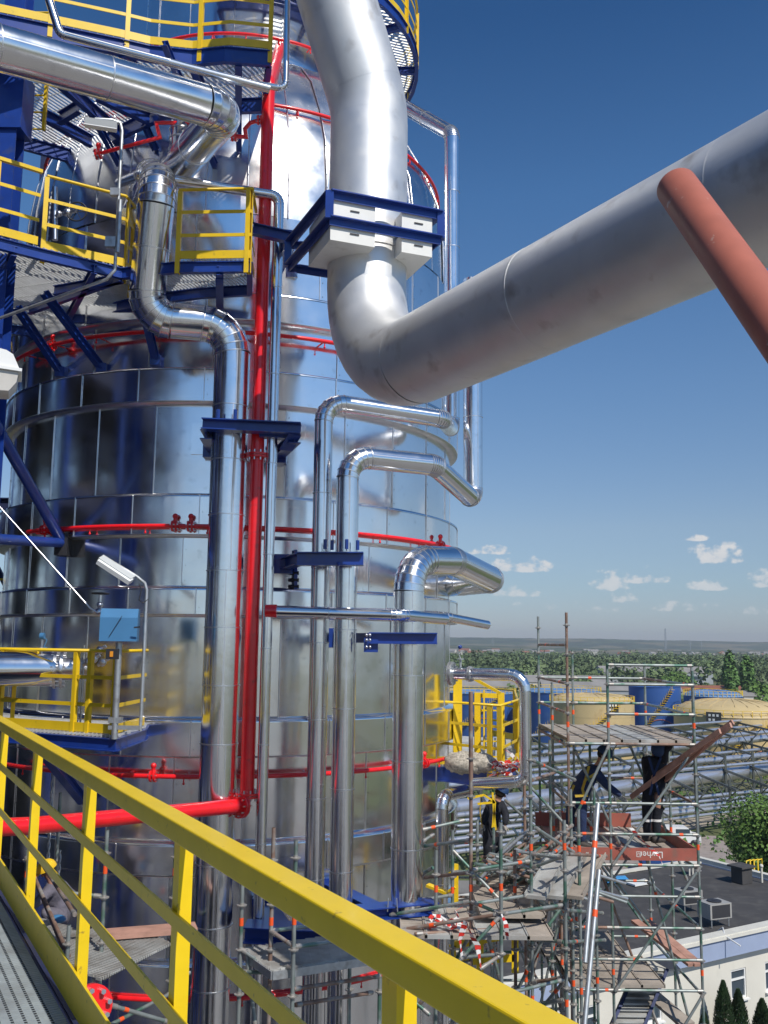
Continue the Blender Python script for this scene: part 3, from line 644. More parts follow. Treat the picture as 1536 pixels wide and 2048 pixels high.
mb=MB(); wins=[onwall(1477),onwall(1545),onwall(1176),onwall(1305)]
wt=[(w-A0_).dot(D_) for w in wins]; wz=(VZ(onwall(1477),1998).z,VZ(onwall(1477),1938).z); print('win',wz); 
segs=sorted(wt); x=0
def wallbox(x0,x1,z0,z1,dz=0): mb.box(A0_+D_*((x0+x1)/2)-Nn*.15+V((0,0,(z0+z1)/2)),x1-x0,.3,z1-z0,ax)
for w in segs:
    if w-.6<x: continue
    wallbox(x,w-.55,.9,5.15); wallbox(w-.55,w+.55,.9,wz[0]); wallbox(w-.55,w+.55,wz[1],5.15); x=w+.55
wallbox(x,W_,.9,5.15); mb.box(mid+V((0,0,2.6))-Nn*.4,W_-.02,DP_-.9,5.1,ax)
link('wall',mb,'office',ob)
mb=MB(); mb.box(A0_+D_*W_/2+Nn*.03+V((0,0,.46)),W_+.05,.1,.9,ax); link('plinth',mb,'fascia',ob)
mb=MB(); mb.box(A0_+D_*W_/2+Nn*.12+V((0,0,5.62)),W_+.4,.5,.92,ax); mb.box(A0_+D_*(W_+.1)-Nn*DP_/2+V((0,0,5.62)),.5,DP_+.3,.90,ax); link('fascia',mb,'fascia',ob)
mb=MB(); mb.box(mid+V((0,0,5.75)),W_-.1,DP_-.3,.5,ax); link('roof',mb,'felt',ob)
mb=MB(); mb.box(A0_+D_*W_/2+Nn*.10+V((0,0,6.15)),W_+.5,.62,.14,ax); mb.box(A0_+D_*W_/2+Nn*.45+V((0,0,6.10)),W_+.5,.08,.14,ax); mb.box(A0_+D_*(W_+.1)-Nn*DP_/2+V((0,0,6.2)),.42,DP_,.28,ax); mb.box(A0_+D_*(W_/2)-Nn*(DP_-.1)+V((0,0,6.12)),W_,.25,.16,ax); link('coping',mb,'coping',ob)
for w in wt:
    if w<1: continue
    c=A0_+D_*w; mb=MB(); zc_=(wz[0]+wz[1])/2; hh=wz[1]-wz[0]
    for s in (-1,1): mb.box(c+D_*(s*.51)-Nn*.10+V((0,0,zc_)),.08,.12,hh,ax)
    for z in (wz[0]+.04,wz[0]+hh*.66,wz[1]-.04): mb.box(c-Nn*.10+V((0,0,z)),.94,.12,.08,ax)
    mb.box(c+Nn*.06+V((0,0,wz[0]-.04)),1.25,.2,.06,ax)
    f=link('window',mb,'frameW',ob); mb=MB(); mb.box(c-Nn*.13+V((0,0,zc_)),.95,.02,hh-.1,ax); link('pane',mb,'glass',f)
# thuja cones by the office wall
for i,(px,py,d,w,lb) in enumerate([(1446,1966,42.0,.62,'tallest dark thuja standing below the office window'),(1476,1983,42.6,.60,'second dark thuja touching the tallest one on its right'),(1524,2002,43.5,.62,'dark thuja in the bottom right corner by the wall'),(1408,2030,41.0,.45,'small dark thuja tip left of the tallest one')]):
    dd_=onwall(px).y-1.7; p=P(px,py,dd_); h=p.z; t=thing('thuja',lb,'tree',(p.x,p.y,0),'thujas along the office wall'); mb=MB(); rnd=random.Random(60+i)
    for k in range(5200):
        z=h*(1-rnd.random()**1.6*.98); r=w*(1-(z/h)**2.2)**.8*rnd.uniform(.72,1.12); a=rnd.uniform(0,2*PI); q=V((p.x+r*math.cos(a),p.y+r*math.sin(a),z)); u=V((-math.sin(a),math.cos(a),0)); up=V((math.cos(a)*.5,math.sin(a)*.5,1)); l=rnd.uniform(.07,.16)
        u=(u+V((rnd.uniform(-.7,.7),rnd.uniform(-.7,.7),0))).normalized(); mb.add([q-u*l*.35,q+u*l*.35,q+up*l],[(0,1,2)])
    link('crown',mb,'thuja',t); mb=MB(); mb.tube([(p.x,p.y,0),(p.x,p.y,h*.8)],.06,6,True,0,True,[.08,.02]); link('trunk',mb,'bark',t)
def on_roof(px,py): return G(px,py,6.02)
M['acbox']=mat('grey_unit_paint',(.36,.35,.33),.55,.1,.06,3); M['grille']=mat('unit_grille',(.03,.03,.035),.6)
for i,(px,py,s,lb) in enumerate([(1376,1822,1.0,'air conditioning unit on the dark roof, the one half behind the scaffold post'),(1430,1850,1.08,'air conditioning unit on the dark roof, the nearer one in full view')]):
    c=on_roof(px,py); t=thing('air_conditioner',lb,'air conditioner',c,'rooftop air conditioners'); r=R_(22); X=V((math.cos(r),math.sin(r),0)); Y=V((-math.sin(r),math.cos(r),0)); Z=V((0,0,1)); a3=(X,Y,Z)
    mb=MB(); mb.box(c+Z*.78,1.25*s,.9*s,.68*s,a3); link('casing',mb,'acbox',t)
    mb=MB(); mb.box(c+Z*.78-Y*(.452*s)-X*.0,1.05*s,.02,.56*s,a3); mb.box(c+Z*.78+X*(.628*s),.02,.72*s,.5*s,a3); link('grille',mb,'grille',t)
    mb=MB(); mb.tube([c+Z*(.78+.34*s),c+Z*(.84+.34*s)],.33*s,20); mb.tube([c+Z*(.845+.34*s),c+Z*(.855+.34*s)],.12*s,10); link('fan',mb,'grille',t)
    for a in (-1,1):
        for b in (-1,1): mb=MB(); mb.bar(c+X*a*.5*s+Y*b*.36*s,c+X*a*.5*s+Y*b*.36*s+Z*.46,.05,.05); link('leg',mb,'galv',t)
c=on_roof(1484,1765); t=thing('chimney','small square dark chimney with a flat cap on the roof edge','chimney',c); mb=MB(); mb.box(c+V((0,0,.45)),.9,.8,.9,ax); link('stack',mb,'felt',t); mb=MB(); mb.box(c+V((0,0,.96)),1.25,1.1,.1,ax); link('cap',mb,'felt',t)
c=on_roof(1386,1750); t=thing('vent_cowl','small white topped vent on legs near the far roof edge','vent',c); mb=MB(); mb.box(c+V((0,0,.75)),.9,.6,.1,ax); link('cap',mb,'coping',t); mb=MB(); [mb.bar(c+D_*a,c+D_*a+V((0,0,.7)),.08,.08) for a in (-.3,0,.3)]; link('leg',mb,'coping',t)
c=on_roof(1524,1765); mb=MB(); mb.tube([c,c+V((0,0,.9))],.07,8); mb.ball(c+V((0,0,.95)),.12); tag(link('vent_pipe',mb,'coping'),'slim pale vent pipe on the roof by the right edge','vent')
c=on_roof(1470,1895); t=thing('cable_bundle','white cables hanging over the office roof edge','cable',c); mb=MB(); mb.tube([on_roof(1436,1862),on_roof(1446,1866)+V((0,0,.25)),on_roof(1450,1878)+V((0,0,.15)),VZ(on_roof(1450,1878)+Nn*.9,1892)],.035,6); link('cable',mb,'frameW',t)
# yellow ladder hoops behind the roof
c=P(1500,1765,60); t=thing('access_ladder','yellow hooped ladder head standing up behind the roof','ladder',c); mb=MB()
b1=P(1494,1762,62); zt=P(1494,1722,62).z
for i in range(4):
    o=V((i*.28,i*.1,0)); mb.tube([V((b1.x,b1.y,4.5))+o,V((b1.x,b1.y,zt))+o,V((b1.x+.3,b1.y+.1,zt+.05))+o,V((b1.x+.3,b1.y+.1,4.5))+o],.035,6)
link('hoops',mb,'yellow',t)
# yard clutter: small van, blue skip, blue tarp
p=G(1358,1690,0); t=thing('parked_van','white van parked beyond the yard near the trees','van',p); M['van']=mat('white_car_paint',(.75,.75,.74),.35,0,coat=.3); mb=MB()
mb.add([p+V(q) for q in [(-2,-.85,.4),(2,-.85,.4),(2,-.85,1.1),(1.3,-.8,1.25),(.7,-.75,1.85),(-1.9,-.75,1.9),(-2,.85,.4),(2,.85,.4),(2,.85,1.1),(1.3,.8,1.25),(.7,.75,1.85),(-1.9,.75,1.9)]],[(0,1,2,3,4,5),(11,10,9,8,7,6),(0,6,7,1),(1,7,8,2),(2,8,9,3),(3,9,10,4),(4,10,11,5),(5,11,6,0)]); link('body',mb,'van',t)
for a in (-1.25,1.25):
    for b in (-.8,.8): mb=MB(); mb.tube([p+V((a,b-.1,.34)),p+V((a,b+.1,.34))],.34,14); link('wheel',mb,'dark',t)
mb=MB(); mb.box(p+V((.2,-.80,1.5)),1.4,.05,.4); link('side_window',mb,'glass',t); mb=MB(); mb.add([p+V(q) for q in [(1.28,-.7,1.29),(1.28,.7,1.29),(.74,.66,1.83),(.74,-.66,1.83)]],[(0,1,2,3)]); link('windscreen',mb,'glass',t)
M['skip']=mat('blue_skip_paint',(.02,.07,.25),.5,0,.15,2); p=G(1318,1742,0); t=thing('waste_skip','open blue waste skip on the paved yard','skip',p); mb=MB()
mb.add([p+V(q) for q in [(-1.3,-.9,.1),(1.3,-.9,.1),(1.3,.9,.1),(-1.3,.9,.1),(-1.9,-1.0,1.3),(1.9,-1.0,1.3),(1.9,1.0,1.3),(-1.9,1.0,1.3),(-1.8,-.92,1.3),(1.8,-.92,1.3),(1.8,.92,1.3),(-1.8,.92,1.3),(-1.2,-.8,.2),(1.2,-.8,.2),(1.2,.8,.2),(-1.2,.8,.2)]],[(0,3,2,1),(0,1,5,4),(1,2,6,5),(2,3,7,6),(3,0,4,7),(4,5,9,8),(5,6,10,9),(6,7,11,10),(7,4,8,11),(8,9,13,12),(9,10,14,13),(10,11,15,14),(11,8,12,15),(12,13,14,15)]); link('tub',mb,'skip',t)
M['tarp']=mat('bright_blue_tarp',(.05,.30,.62),.5,0,.1,2,bump=.5,bs=4,bdist=.05)
c=on_roof(1236,1762); t=tag(link('tarpaulin',MB().add([G(1212,1752,6.1),G(1250,1751,6.12),G(1262,1763,6.1),G(1215,1766,6.15),G(1230,1758,6.35)],[(0,1,4),(1,2,4),(2,3,4),(3,0,4)]),'tarp'),'bright blue tarpaulin lying on the left end of the dark roof','tarpaulin')
t=tag(link('foam_board',MB().box(on_roof(1280,1768)+V((0,0,.08)),1.6,.8,.1,ax),'frameW'),'pale board lying on the roof beside the blue tarpaulin','board')
M['conus']=mat('industrial_grime',(.12,.11,.10),.9,0,.5,1.5)

M['haze']=bpy.data.materials.new('haze'); M['haze'].use_nodes=True; ht=M['haze'].node_tree; ht.nodes.clear(); pv_=ht.nodes.new('ShaderNodeVolumePrincipled'); pv_.inputs['Color'].default_value=(.82,.9,1,1); pv_.inputs['Density'].default_value=.00016; pv_.inputs['Anisotropy'].default_value=.2
ho=ht.nodes.new('ShaderNodeOutputMaterial'); ht.links.new(pv_.outputs[0],ho.inputs['Volume'])
mb=MB(); mb.box((0,2100,41),9200,5400,84); hz_=link('haze',mb,'haze'); hz_['kind']='stuff'; hz_['label']='thin pale haze over the plain'; hz_['category']='haze'
# ================================================================ platforms
def clipline(poly,o,d):
    """intersections of the line o+t*d with a polygon (2D) -> sorted t pairs"""
    ts=[]; n=len(poly)
    for i in range(n):
        a=poly[i]; b=poly[(i+1)%n]; ex,ey=b[0]-a[0],b[1]-a[1]; den=d[0]*ey-d[1]*ex
        if abs(den)<1e-9: continue
        t=((a[0]-o[0])*ey-(a[1]-o[1])*ex)/den; u=((a[0]-o[0])*d[1]-(a[1]-o[1])*d[0])/den
        if 0<=u<1: ts.append(t)
    ts.sort(); return list(zip(ts[::2],ts[1::2]))
def grating(mb,poly,z,ang,pitch=.07,cross=.35,h=.03,t=.012,mi=0,ct=.01):
    for k,(a,p,w) in enumerate(((ang,pitch,t),(ang+PI/2,cross,ct))):
        d=V((math.cos(a),math.sin(a),0)); n=V((-d.y,d.x,0)); vals=[V((q[0],q[1],0)).dot(n) for q in poly]; v=min(vals)+p/2
        while v<max(vals):
            o=n*v
            for t0,t1 in clipline(poly,o,d):
                if t1-t0<.03: continue
                a0=o+d*t0; b0=o+d*t1; a0.z=b0.z=z-(0 if k==0 else .0); mb.bar(a0,b0,w,h if k==0 else h*.5,(0,0,1),mi)
            v+=p
def railing(par,pts,z,h=1.1,posts=None,tube=.024,postw=.05,open_ends=False,toe=.12,mids=(.37,.74),m='yellow',outside=None,flat_top=False):
    pts=[V((p[0],p[1],z)) for p in pts]; up=V((0,0,1))
    mb=MB(); mb.tube([p+up*h for p in pts],tube,10) if not flat_top else [mb.bar(pts[i]+up*h,pts[i+1]+up*h,.06,.05) for i in range(len(pts)-1)]; link('handrail',mb,m,par)
    for f in mids:
        mb=MB()
        for i in range(len(pts)-1): mb.bar(pts[i]+up*f*h/1.1,pts[i+1]+up*f*h/1.1,.012,.05)
        link('mid_rail',mb,m,par)
    if toe:
        mb=MB()
        for i in range(len(pts)-1): mb.bar(pts[i]+up*toe/2,pts[i+1]+up*toe/2,.012,toe)
        link('toe_plate',mb,m,par)
    # posts along the run
    L_=[0]
    for i in range(len(pts)-1): L_.append(L_[-1]+(pts[i+1]-pts[i]).length)
    ps=posts if posts is not None else [L_[-1]*k/max(1,round(L_[-1]/1.15)) for k in range(max(1,round(L_[-1]/1.15))+1)]
    for s in ps:
        for i in range(len(pts)-1):
            if L_[i]-1e-6<=s<=L_[i+1]+1e-6:
                d=(pts[i+1]-pts[i]).normalized(); p=pts[i]+d*(s-L_[i]); n=V((-d.y,d.x,0)); mb=MB(); sg=outside or 1
                mb.bar(p-up*.22+n*sg*.012,p+up*(h-.02)+n*sg*.012,.012,postw*1.2,d); mb.bar(p-up*.22+n*(sg*-.015)+d*.03,p+up*(h-.02)+n*(sg*-.015)+d*.03,.06,.010,d); link('post',mb,m,par); break
def platform(label,poly,z,beamh=.16,gang=.3,pitch=.07,braces=(),group=None,name='platform',gm='grating'):
    c=sum((V((p[0],p[1],0)) for p in poly),V((0,0,0)))/len(poly); t=thing(name,label,'platform',(c.x,c.y,z),group)
    mb=MB(); grating(mb,poly,z-.02,gang,pitch); link('grating',mb,gm,t)
    mb=MB(); n=len(poly)
    for i in range(n):
        a=V((poly[i][0],poly[i][1],z-.04-beamh/2)); b=V((poly[(i+1)%n][0],poly[(i+1)%n][1],z-.04-beamh/2)); mb.ibeam(a,b,.08,beamh,.012)
    link('frame',mb,'blue',t); return t
def pg(z,*ps): return [tuple(G(a,b,z))[:2] for a,b in ps]
# upper platform at the top left
ZU=28.6
pu=pg(ZU,(-60,12),(240,74),(300,88),(385,97),(450,90),(540,98),(528,192),(420,196),(330,205),(235,250),(165,302),(45,268),(-60,235))
up_=platform('upper blue and yellow platform high at the top left, seen from below',pu,ZU,.24,R_(62),.075)
railing(up_,[G(-60,12,ZU),G(240,74,ZU),G(300,88,ZU),G(385,97,ZU),G(460,90,ZU),G(540,98,ZU)],ZU,1.1,outside=-1,tube=.025)
mb=MB()
for a,b in [((85,205),(185,262)),((245,75),(330,205)),((385,97),(420,196)),((478,95),(478,196)),((195,165),(300,215)),((100,120),(240,245)),((160,190),(120,215))]:
    mb=MB(); mb.ibeam(G(a[0],a[1],ZU)-V((0,0,.2)),G(b[0],b[1],ZU)-V((0,0,.2)),.10,.2,.012); link('cross_beam',mb,'blue',up_)
for a,b in [((180,195),(240,330)),((290,225),(312,300)),((478,170),(478,300)),((330,60),(430,330))]:
    mb=MB(); pa=G(a[0],a[1],ZU)-V((0,0,.2)); pb=T(b[0],b[1],TR); mb.ibeam(pa,pb,.09,.1,.012); link('brace',mb,'blue',up_)
# ring platform round the upper column (top right)
ZT=32.35
a0,a1=R_(-100),R_(75)
ro,ri=3.55,2.35; n=22
poly_=[(AX.x+ro*math.cos(a0+(a1-a0)*i/n),AX.y+ro*math.sin(a0+(a1-a0)*i/n)) for i in range(n+1)]+[(AX.x+ri*math.cos(a1+(a0-a1)*i/n),AX.y+ri*math.sin(a1+(a0-a1)*i/n)) for i in range(n+1)]
tp=platform('curved platform with blue rim wrapping the top of the column behind the duct',poly_,ZT,.22,R_(20),.085)
railing(tp,poly_[:n+1],ZT,1.1,tube=.025)
mb=MB()
for k in range(8):
    a=a0+(a1-a0)*k/7; mb=MB(); mb.ibeam(cyl(a,ri,ZT-.17),cyl(a,ro,ZT-.17),.08,.16); link('cross_beam',mb,'blue',tp)
# top access deck, just above the picture's top edge on the left
# mid platform
ZM=25.42
front=[(-60,455),(80,492),(245,532),(350,520),(500,518)]
pm=pg(ZM,*front,(500,566),(400,572),(300,585),(235,600),(150,640),(60,650),(-60,640))
mp=platform('mid level platform with yellow railing and grating floor left of the duct',pm,ZM,.16,R_(70),.06)
railing(mp,[G(85,497,ZM),G(245,532,ZM)],ZM,1.08,outside=-1,posts=[.0,2.0])
railing(mp,[G(352,518,ZM),G(500,516,ZM),G(508,556,ZM)],ZM,1.05,outside=-1,posts=[0.02,1.02,1.1])
railing(mp,[G(-60,455,ZM),G(30,478,ZM),G(75,490,ZM)],ZM,1.08,outside=-1,posts=[.3,1.0,1.22],flat_top=True)
railing(mp,[G(245,532,ZM),G(262,548,ZM),G(262,600,ZM)],ZM,1.08,outside=-1,posts=[.1,.7])
mb=MB()
for a,b in [((190,515),(125,640)),((440,518),(440,575)),((110,560),(245,535)),((245,532),(60,600)),((30,478),(-20,600))]:
    mb=MB(); mb.ibeam(G(a[0],a[1],ZM)-V((0,0,.17)),G(b[0],b[1],ZM)-V((0,0,.17)),.08,.14); link('cross_beam',mb,'blue',mp)
for a,b,r in [((90,560),(205,738),TR),((35,590),(122,745),TR),((440,525),(440,640),TR),((300,660),(312,722),TR)]:
    mb=MB(); mb.ibeam(G(a[0],a[1],ZM)-V((0,0,.2)) if b[0]!=312 else T(292,640,TR+.5),T(b[0],b[1],r+.02),.11,.11,.014); 
    q=T(b[0],b[1],r+.02); mb.box(q,.16,.16,.16); link('brace',mb,'blue',mp)
# lower left platform
ZL=18.78
fl=[(-80,1448),(232,1471),(290,1452)]
pl_=pg(ZL,*fl,(300,1432),(230,1425),(-80,1420))
lp=platform('lower left platform with yellow railing in front of the column',pl_,ZL,.16,R_(80),.07)
railing(lp,[G(-80,1446,ZL),G(228,1468,ZL),G(288,1450,ZL)],ZL,1.07,outside=-1,posts=[.15,.58,.78,2.19,2.45,2.9])
railing(lp,[G(-60,1455,ZL)+V((0,.9,0)),G(40,1462,ZL)+V((0,.5,0))],ZL,1.05,toe=0,posts=[0,.5])
for a,b in [((90,1490),(165,1600))]:
    mb=MB(); mb.ibeam(G(a[0],a[1]-20,ZL)-V((0,0,.2)),T(b[0],b[1],TR+.02),.12,.14,.014); link('brace',mb,'blue',lp)
# small platform on the right edge
ZR_=17.82; rp=pg(ZR_,(868,1526),(1000,1543),(1036,1520),(1030,1478),(905,1470))
sp_=platform('small yellow railed platform on the right flank of the column',rp,ZR_,.26,R_(10),.06)
P1=[G(868,1526,ZR_),G(1000,1543,ZR_),G(1036,1520,ZR_),G(1030,1480,ZR_),G(985,1472,ZR_)]
L1=(P1[1]-P1[0]).length; L2=L1+(P1[2]-P1[1]).length; L3=L2+(P1[3]-P1[2]).length
railing(sp_,P1,ZR_,1.12,outside=-1,posts=[.05,L1-.22,L1,L2,(L2+L3)/2,L3],postw=.09,toe=.14)
c=G(985,1488,ZR_)
# ladder cage behind
lg=thing('caged_ladder','yellow caged ladder behind the small right platform','ladder',G(950,1500,ZR_))
for px in (955,1002):
    b=P(px,1400,17.9); mb=MB(); mb.bar(VZ(b,1545),VZ(b,1385),.09,.12); link('rail',mb,'yellow',lg)
mb=MB(); a=P(955,1390,17.9); b=P(1002,1392,17.9); mb.bar(a,b,.06,.09); 
link('top_bar',mb,'yellow',lg)
for k in range(1,8): mb=MB(); mb.bar(V((a.x,a.y,a.z-.28*k)),V((b.x,b.y,a.z-.28*k)),.025,.025); link('rung',mb,'yellow',lg)
mb=MB(); mb.bar(P(935,1350,17.6),P(1000,1386,17.3),.05,.05); mb.bar(VZ(P(915,1400,17.6),1350),VZ(P(915,1400,17.6),1550),.1,.16); mb.bar(P(968,1380,17.8),P(968,1500,17.8),.03,.03); link('cage_strap',mb,'yellow',lg)
# rubble bags and striped tape on the little platform
M['sack']=mat('woven_sack',(.38,.34,.28),.95,0,.45,26,bump=.6,bs=40,bdist=.01); M['tape']=mat('tape_white',(.75,.72,.7),.5); M['tapered']=mat('tape_red',(.6,.03,.02),.5)
for i,(px,py,sx,lb) in enumerate([(925,1505,.33,'lumpy grey rubble sack at the left of the small right platform'),(958,1507,.30,'lumpy grey rubble sack in the middle of the small right platform')]):
    c=G(px,py+15,ZR_)+V((0,0,.02)); c.y=16.55+i*.03; c=P(px,py+12,16.6); c.z=ZR_+.16; mb=MB(); mb.ball(c,sx,14,9,0,(1,.7,.55)); 
    rnd=random.Random(i)
    for v in mb.v: v+=V((rnd.uniform(-.03,.03),rnd.uniform(-.03,.03),rnd.uniform(-.03,.03)))
    tag(link('rubble_sack',mb,'sack'),lb,'sack')
def tapeheap(label,c,r,n,seed,cat='tape'):
    rnd=random.Random(seed); mb=MB(); c=V(c)
    for k in range(n):
        a=rnd.uniform(0,6.3); p=c+V((math.cos(a)*r*rnd.random(),math.sin(a)*r*rnd.random()*.5,rnd.uniform(0,r*.45))); pts=[p]
        for j in range(5): pts.append(pts[-1]+V((rnd.uniform(-.1,.1),rnd.uniform(-.06,.06),rnd.uniform(-.06,.06))))
        for j in range(5): mb.bar(pts[j],pts[j+1],.06,.004,(rnd.uniform(-1,1),rnd.uniform(-1,1),1),(j+k)%2)
    return tag(link('barrier_tape',mb,['tape','tapered']),label,cat)
c=P(1005,1508,16.5); c.z=ZR_+.05; tapeheap('crumpled heap of red and white barrier tape on the small right platform',c,.33,26,4)
mb=MB(); c=P(965,1412,16.35)
# second small yellow platform lower behind drain pipe
# ================================================================ blue clamp frame on the duct
kf=(corner.y-.98)/11.62; print('kf',kf,corner); FL=P(660,383,11.62*kf); FR=P(882,434,12.2*kf); BL=P(577,490,13.2*kf); FR.z=BL.z=FL.z; BR=FR+(BL-FL)
cf=thing('duct_clamp','blue beam frame with white boxes clamped round the huge duct','clamp',FL-V((0,0,.7)))
ex=(FR-FL).normalized(); ey=(BL-FL).normalized(); ez=V((0,0,1)); Wd=(FR-FL).length
for dz in (0,-.34):
    for a,b in ((FL,FR),(BL,BR),(FL+ex*.02,BL+ex*.02),(FR-ex*.02,BR-ex*.02)):
        mb=MB(); off=V((0,0,dz)); mb.bar(a-ey*.0+off,b+off,.16,.015,ez); mb.bar(a+off-ez*.05,b+off-ez*.05,.014,.09,ez); link('beam',mb,'blue',cf)
for (f0,f1) in ((.03,.42),(.66,.94)):
    for dz,hh in ((-.19,.24),(-.49,.24)):
        mb=MB(); w=(f1-f0)*Wd; dep=.92
        c=FL+ex*(Wd*(f0+f1)/2)+ey*(dep/2+.03)+V((0,0,dz)); mb.box(c,w,dep,hh,(ex,(ez.cross(ex)).normalized(),ez)); link('clamp_box',mb,'white',cf)
        mb=MB(); mb.box(FL+ex*(Wd*(f0+f1)/2)+ey*.022+V((0,0,dz)),.12,.01,.015,(ex,ez.cross(ex),ez)); link('slot',mb,'dark',cf)
for dz in (-.17,):
    for q in (FL,FR,BL,BR):
        mb=MB(); mb.bar(q+V((0,0,-.36)),q+V((0,0,.0)),.1,.1); link('stub',mb,'blue',cf)
mb=MB(); mb.ibeam(P(505,458,13.15),P(590,478,13.1),.14,.16,.014); link('beam',mb,'blue',cf)
mb=MB(); mb.ibeam(P(578,480,13.25),T(560,520,TR),.16,.3,.015); link('beam',mb,'blue',cf)
mb=MB(); p=T(585,520,TR+.03); mb.box(p,.18,.06,.6); link('wall_plate',mb,'clad',cf)
mb=MB(); k=VZ((duct.location.x,duct.location.y),500)
# ================================================================ blue pipe clamps
def clampbeam(label,pa,pb,h=.2,w=.18,group=None,back=None,stubs=(),plates=()):
    t=thing('pipe_bracket',label,'bracket',(pa+pb)/2); mb=MB(); mb.ibeam(pa,pb,w,h,.016); link('beam',mb,'blue',t)
    if back: 
        for q in back: mb=MB(); s=V((AX.x-q.x,AX.y-q.y,0)).normalized(); e=q+s*((V((AX.x-q.x,AX.y-q.y,0))).length-TR); mb.ibeam(q,e,w*.8,h*.9,.014); mb.box(e-s*.02,.3,.3,.3); link('arm',mb,'blue',t)
    for q in stubs: mb=MB(); mb.bar(q,q+V((0,0,.14)),.05,.014); mb.bar(q,q+V((0,0,.14)),.014,.05); link('gusset',mb,'blue',t)
    return t
a=P(405,849,13.25); b=P(602,858,13.25); clampbeam('blue beam bracket gripping the fat pipe, red riser and slim pipe',a,b,.16,.22,None,[P(412,868,13.4),P(590,876,13.4)],[P(436,838,13.2),P(470,838,13.2)])
p=[o for o in COL.objects if o.name.startswith('pipe_bracket')][-1]
mb=MB(); mb.bar(P(520,872,13.45),P(585,876,13.45),.18,.05); mb.bar(P(590,868,13.3),P(572,900,13.6),.2,.02); link('saddle',mb,'blue',p)
a=P(594,1118,13.38); b=P(727,1118,13.38); br=clampbeam('blue beam bracket gripping the close pair of silver pipes',a,b,.19,.2,None,[P(600,1118,13.7)],[P(650,1098,13.5),P(664,1100,13.5),P(693,1098,13.4),P(715,1100,13.4)])
mb=MB(); mb.ball(P(677,1128,13.25),.03); mb.bar(T(592,1100,TR+.03),T(592,1180,TR+.03),.1,.05); link('anchor',mb,'blue',br)
for k,py in enumerate((1112,1128,1146,1160,1173)): mb=MB(); q=T(590,py,TR+.05); mb.tube([q+V((-.08,0,0)),q+V((.06,0,0))],.03,8); link('bolt',mb,'dark',br)
a=P(738,1276,13.5); b=P(874,1277,13.5); br=clampbeam('blue beam bracket holding the fat hooped pipe on the right',a,b,.16,.18,None,[P(745,1276,14)])
for py in (1270,1280,1294):
    for px in (733,740): mb=MB(); mb.ball(P(px,py,13.38),.022,8,6); link('bolt',mb,'bolt',br)
mb=MB(); mb.box(P(742,1290,13.5),.2,.05,.2); link('gusset_plate',mb,'blue',br)
a=P(690,1829,13.45); b=P(870,1812,13.9); br=clampbeam('blue pipe rest low down where the hooped pipe meets the scaffold',a,b,.16,.3,None,[P(760,1825,13.7)])
for px,sx in ((775,.06),(795,-.05)): mb=MB(); q=P(px,1822,13.55); mb.bar(q,q+V((sx*.2,0,.16)),.012,.08,(0,1,0)); link('fin',mb,'galv',br)
a=P(490,1862,13.2); b=P(690,1872,13.2); br=clampbeam('blue pipe rest low down behind the close pair of pipes',a,b,.2,.4,None,[P(560,1866,13.4)])
# ================================================================ steel on the left
st=thing('steel_column','heavy blue steel column at the top left edge','column',(P(25,250,12.9).x,P(25,250,12.9).y,0)); q=P(22,250,12.9); mb=MB(); mb.ibeam((q.x,q.y,0),(q.x,q.y,36),.30,.32,.02,(0,1,0)); link('shaft',mb,'blue',st)
mb=MB(); mb.box((q.x+.02,q.y,VZ(q,212).z),.42,.42,.9); link('joint_box',mb,'blue',st)
mb=MB(); mb.ibeam(G(-40,20,ZU)-V((0,0,.3)),V((q.x,q.y,ZU-.3)),.2,.3,.016); link('beam',mb,'blue',st)
# yellow ladder beside the column
yl=thing('vertical_ladder','narrow yellow ladder beside the heavy blue column','ladder',P(62,190,13.6)); 
for dx in (0,.28): mb=MB(); q0_=P(55,200,13.6)+V((dx,0,0)); mb.bar(VZ(q0_,260),VZ(q0_,40),.07,.04); link('rail',mb,'yellow',yl)
mb=MB(); q0_=VZ(P(55,200,13.6),258)
for k in range(18): mb=MB(); mb.tube([q0_+V((0,0,k*.28)),q0_+V((.28,0,k*.28))],.016,6); link('rung',mb,'yellow',yl)
# blue tubular braces
e=T(128,1090,TR+.12); t=thing('tubular_brace','blue tubular strut slanting down from the left edge to the column','brace',e); mb=MB(); mb.tube([P(-40,796,12.6),e],.085,16); link('tube',mb,'blue',t); mb=MB(); mb.box(e,.2,.3,.35); link('end_plate',mb,'dark',t)
t=thing('tubular_brace','blue tubular strut lying level at the left edge below the slanting one','brace',e); mb=MB(); mb.tube([P(-40,1076,12.6),e+V((0,-.03,.03))],.075,16); link('tube',mb,'blue',t)
# thin steel stay and its valve
t=thing('impulse_line','thin bright tube slanting down from the left edge to a hand valve','tube',P(190,1225,12.7)); mb=MB(); mb.tube([P(-20,992,12.5),P(180,1216,12.7),P(196,1226,12.7)],.011,8); link('tube',mb,'bolt',t)
v=P(200,1208,12.75); mb=MB(); mb.tube([VZ(v,1232),VZ(v,1190)],.022,10); mb.ball(VZ(v,1224),.06,10,7); mb.ball(VZ(v,1210),.045,10,7); mb.tube([v+V((-.08,0,-.1)),v+V((.12,0,-.1))],.03,10); link('valve_body',mb,'bolt',t)
mb=MB(); w_=VZ(v,1187); n=18; mb.tube([w_+V((.11*math.cos(2*PI*k/n),.11*math.sin(2*PI*k/n),0)) for k in range(n+1)],.011,6,False); mb.bar(w_+V((-.11,0,0)),w_+V((.11,0,0)),.014,.01); mb.bar(w_+V((0,-.11,0)),w_+V((0,.11,0)),.014,.01); link('handwheel',mb,'dark',t)
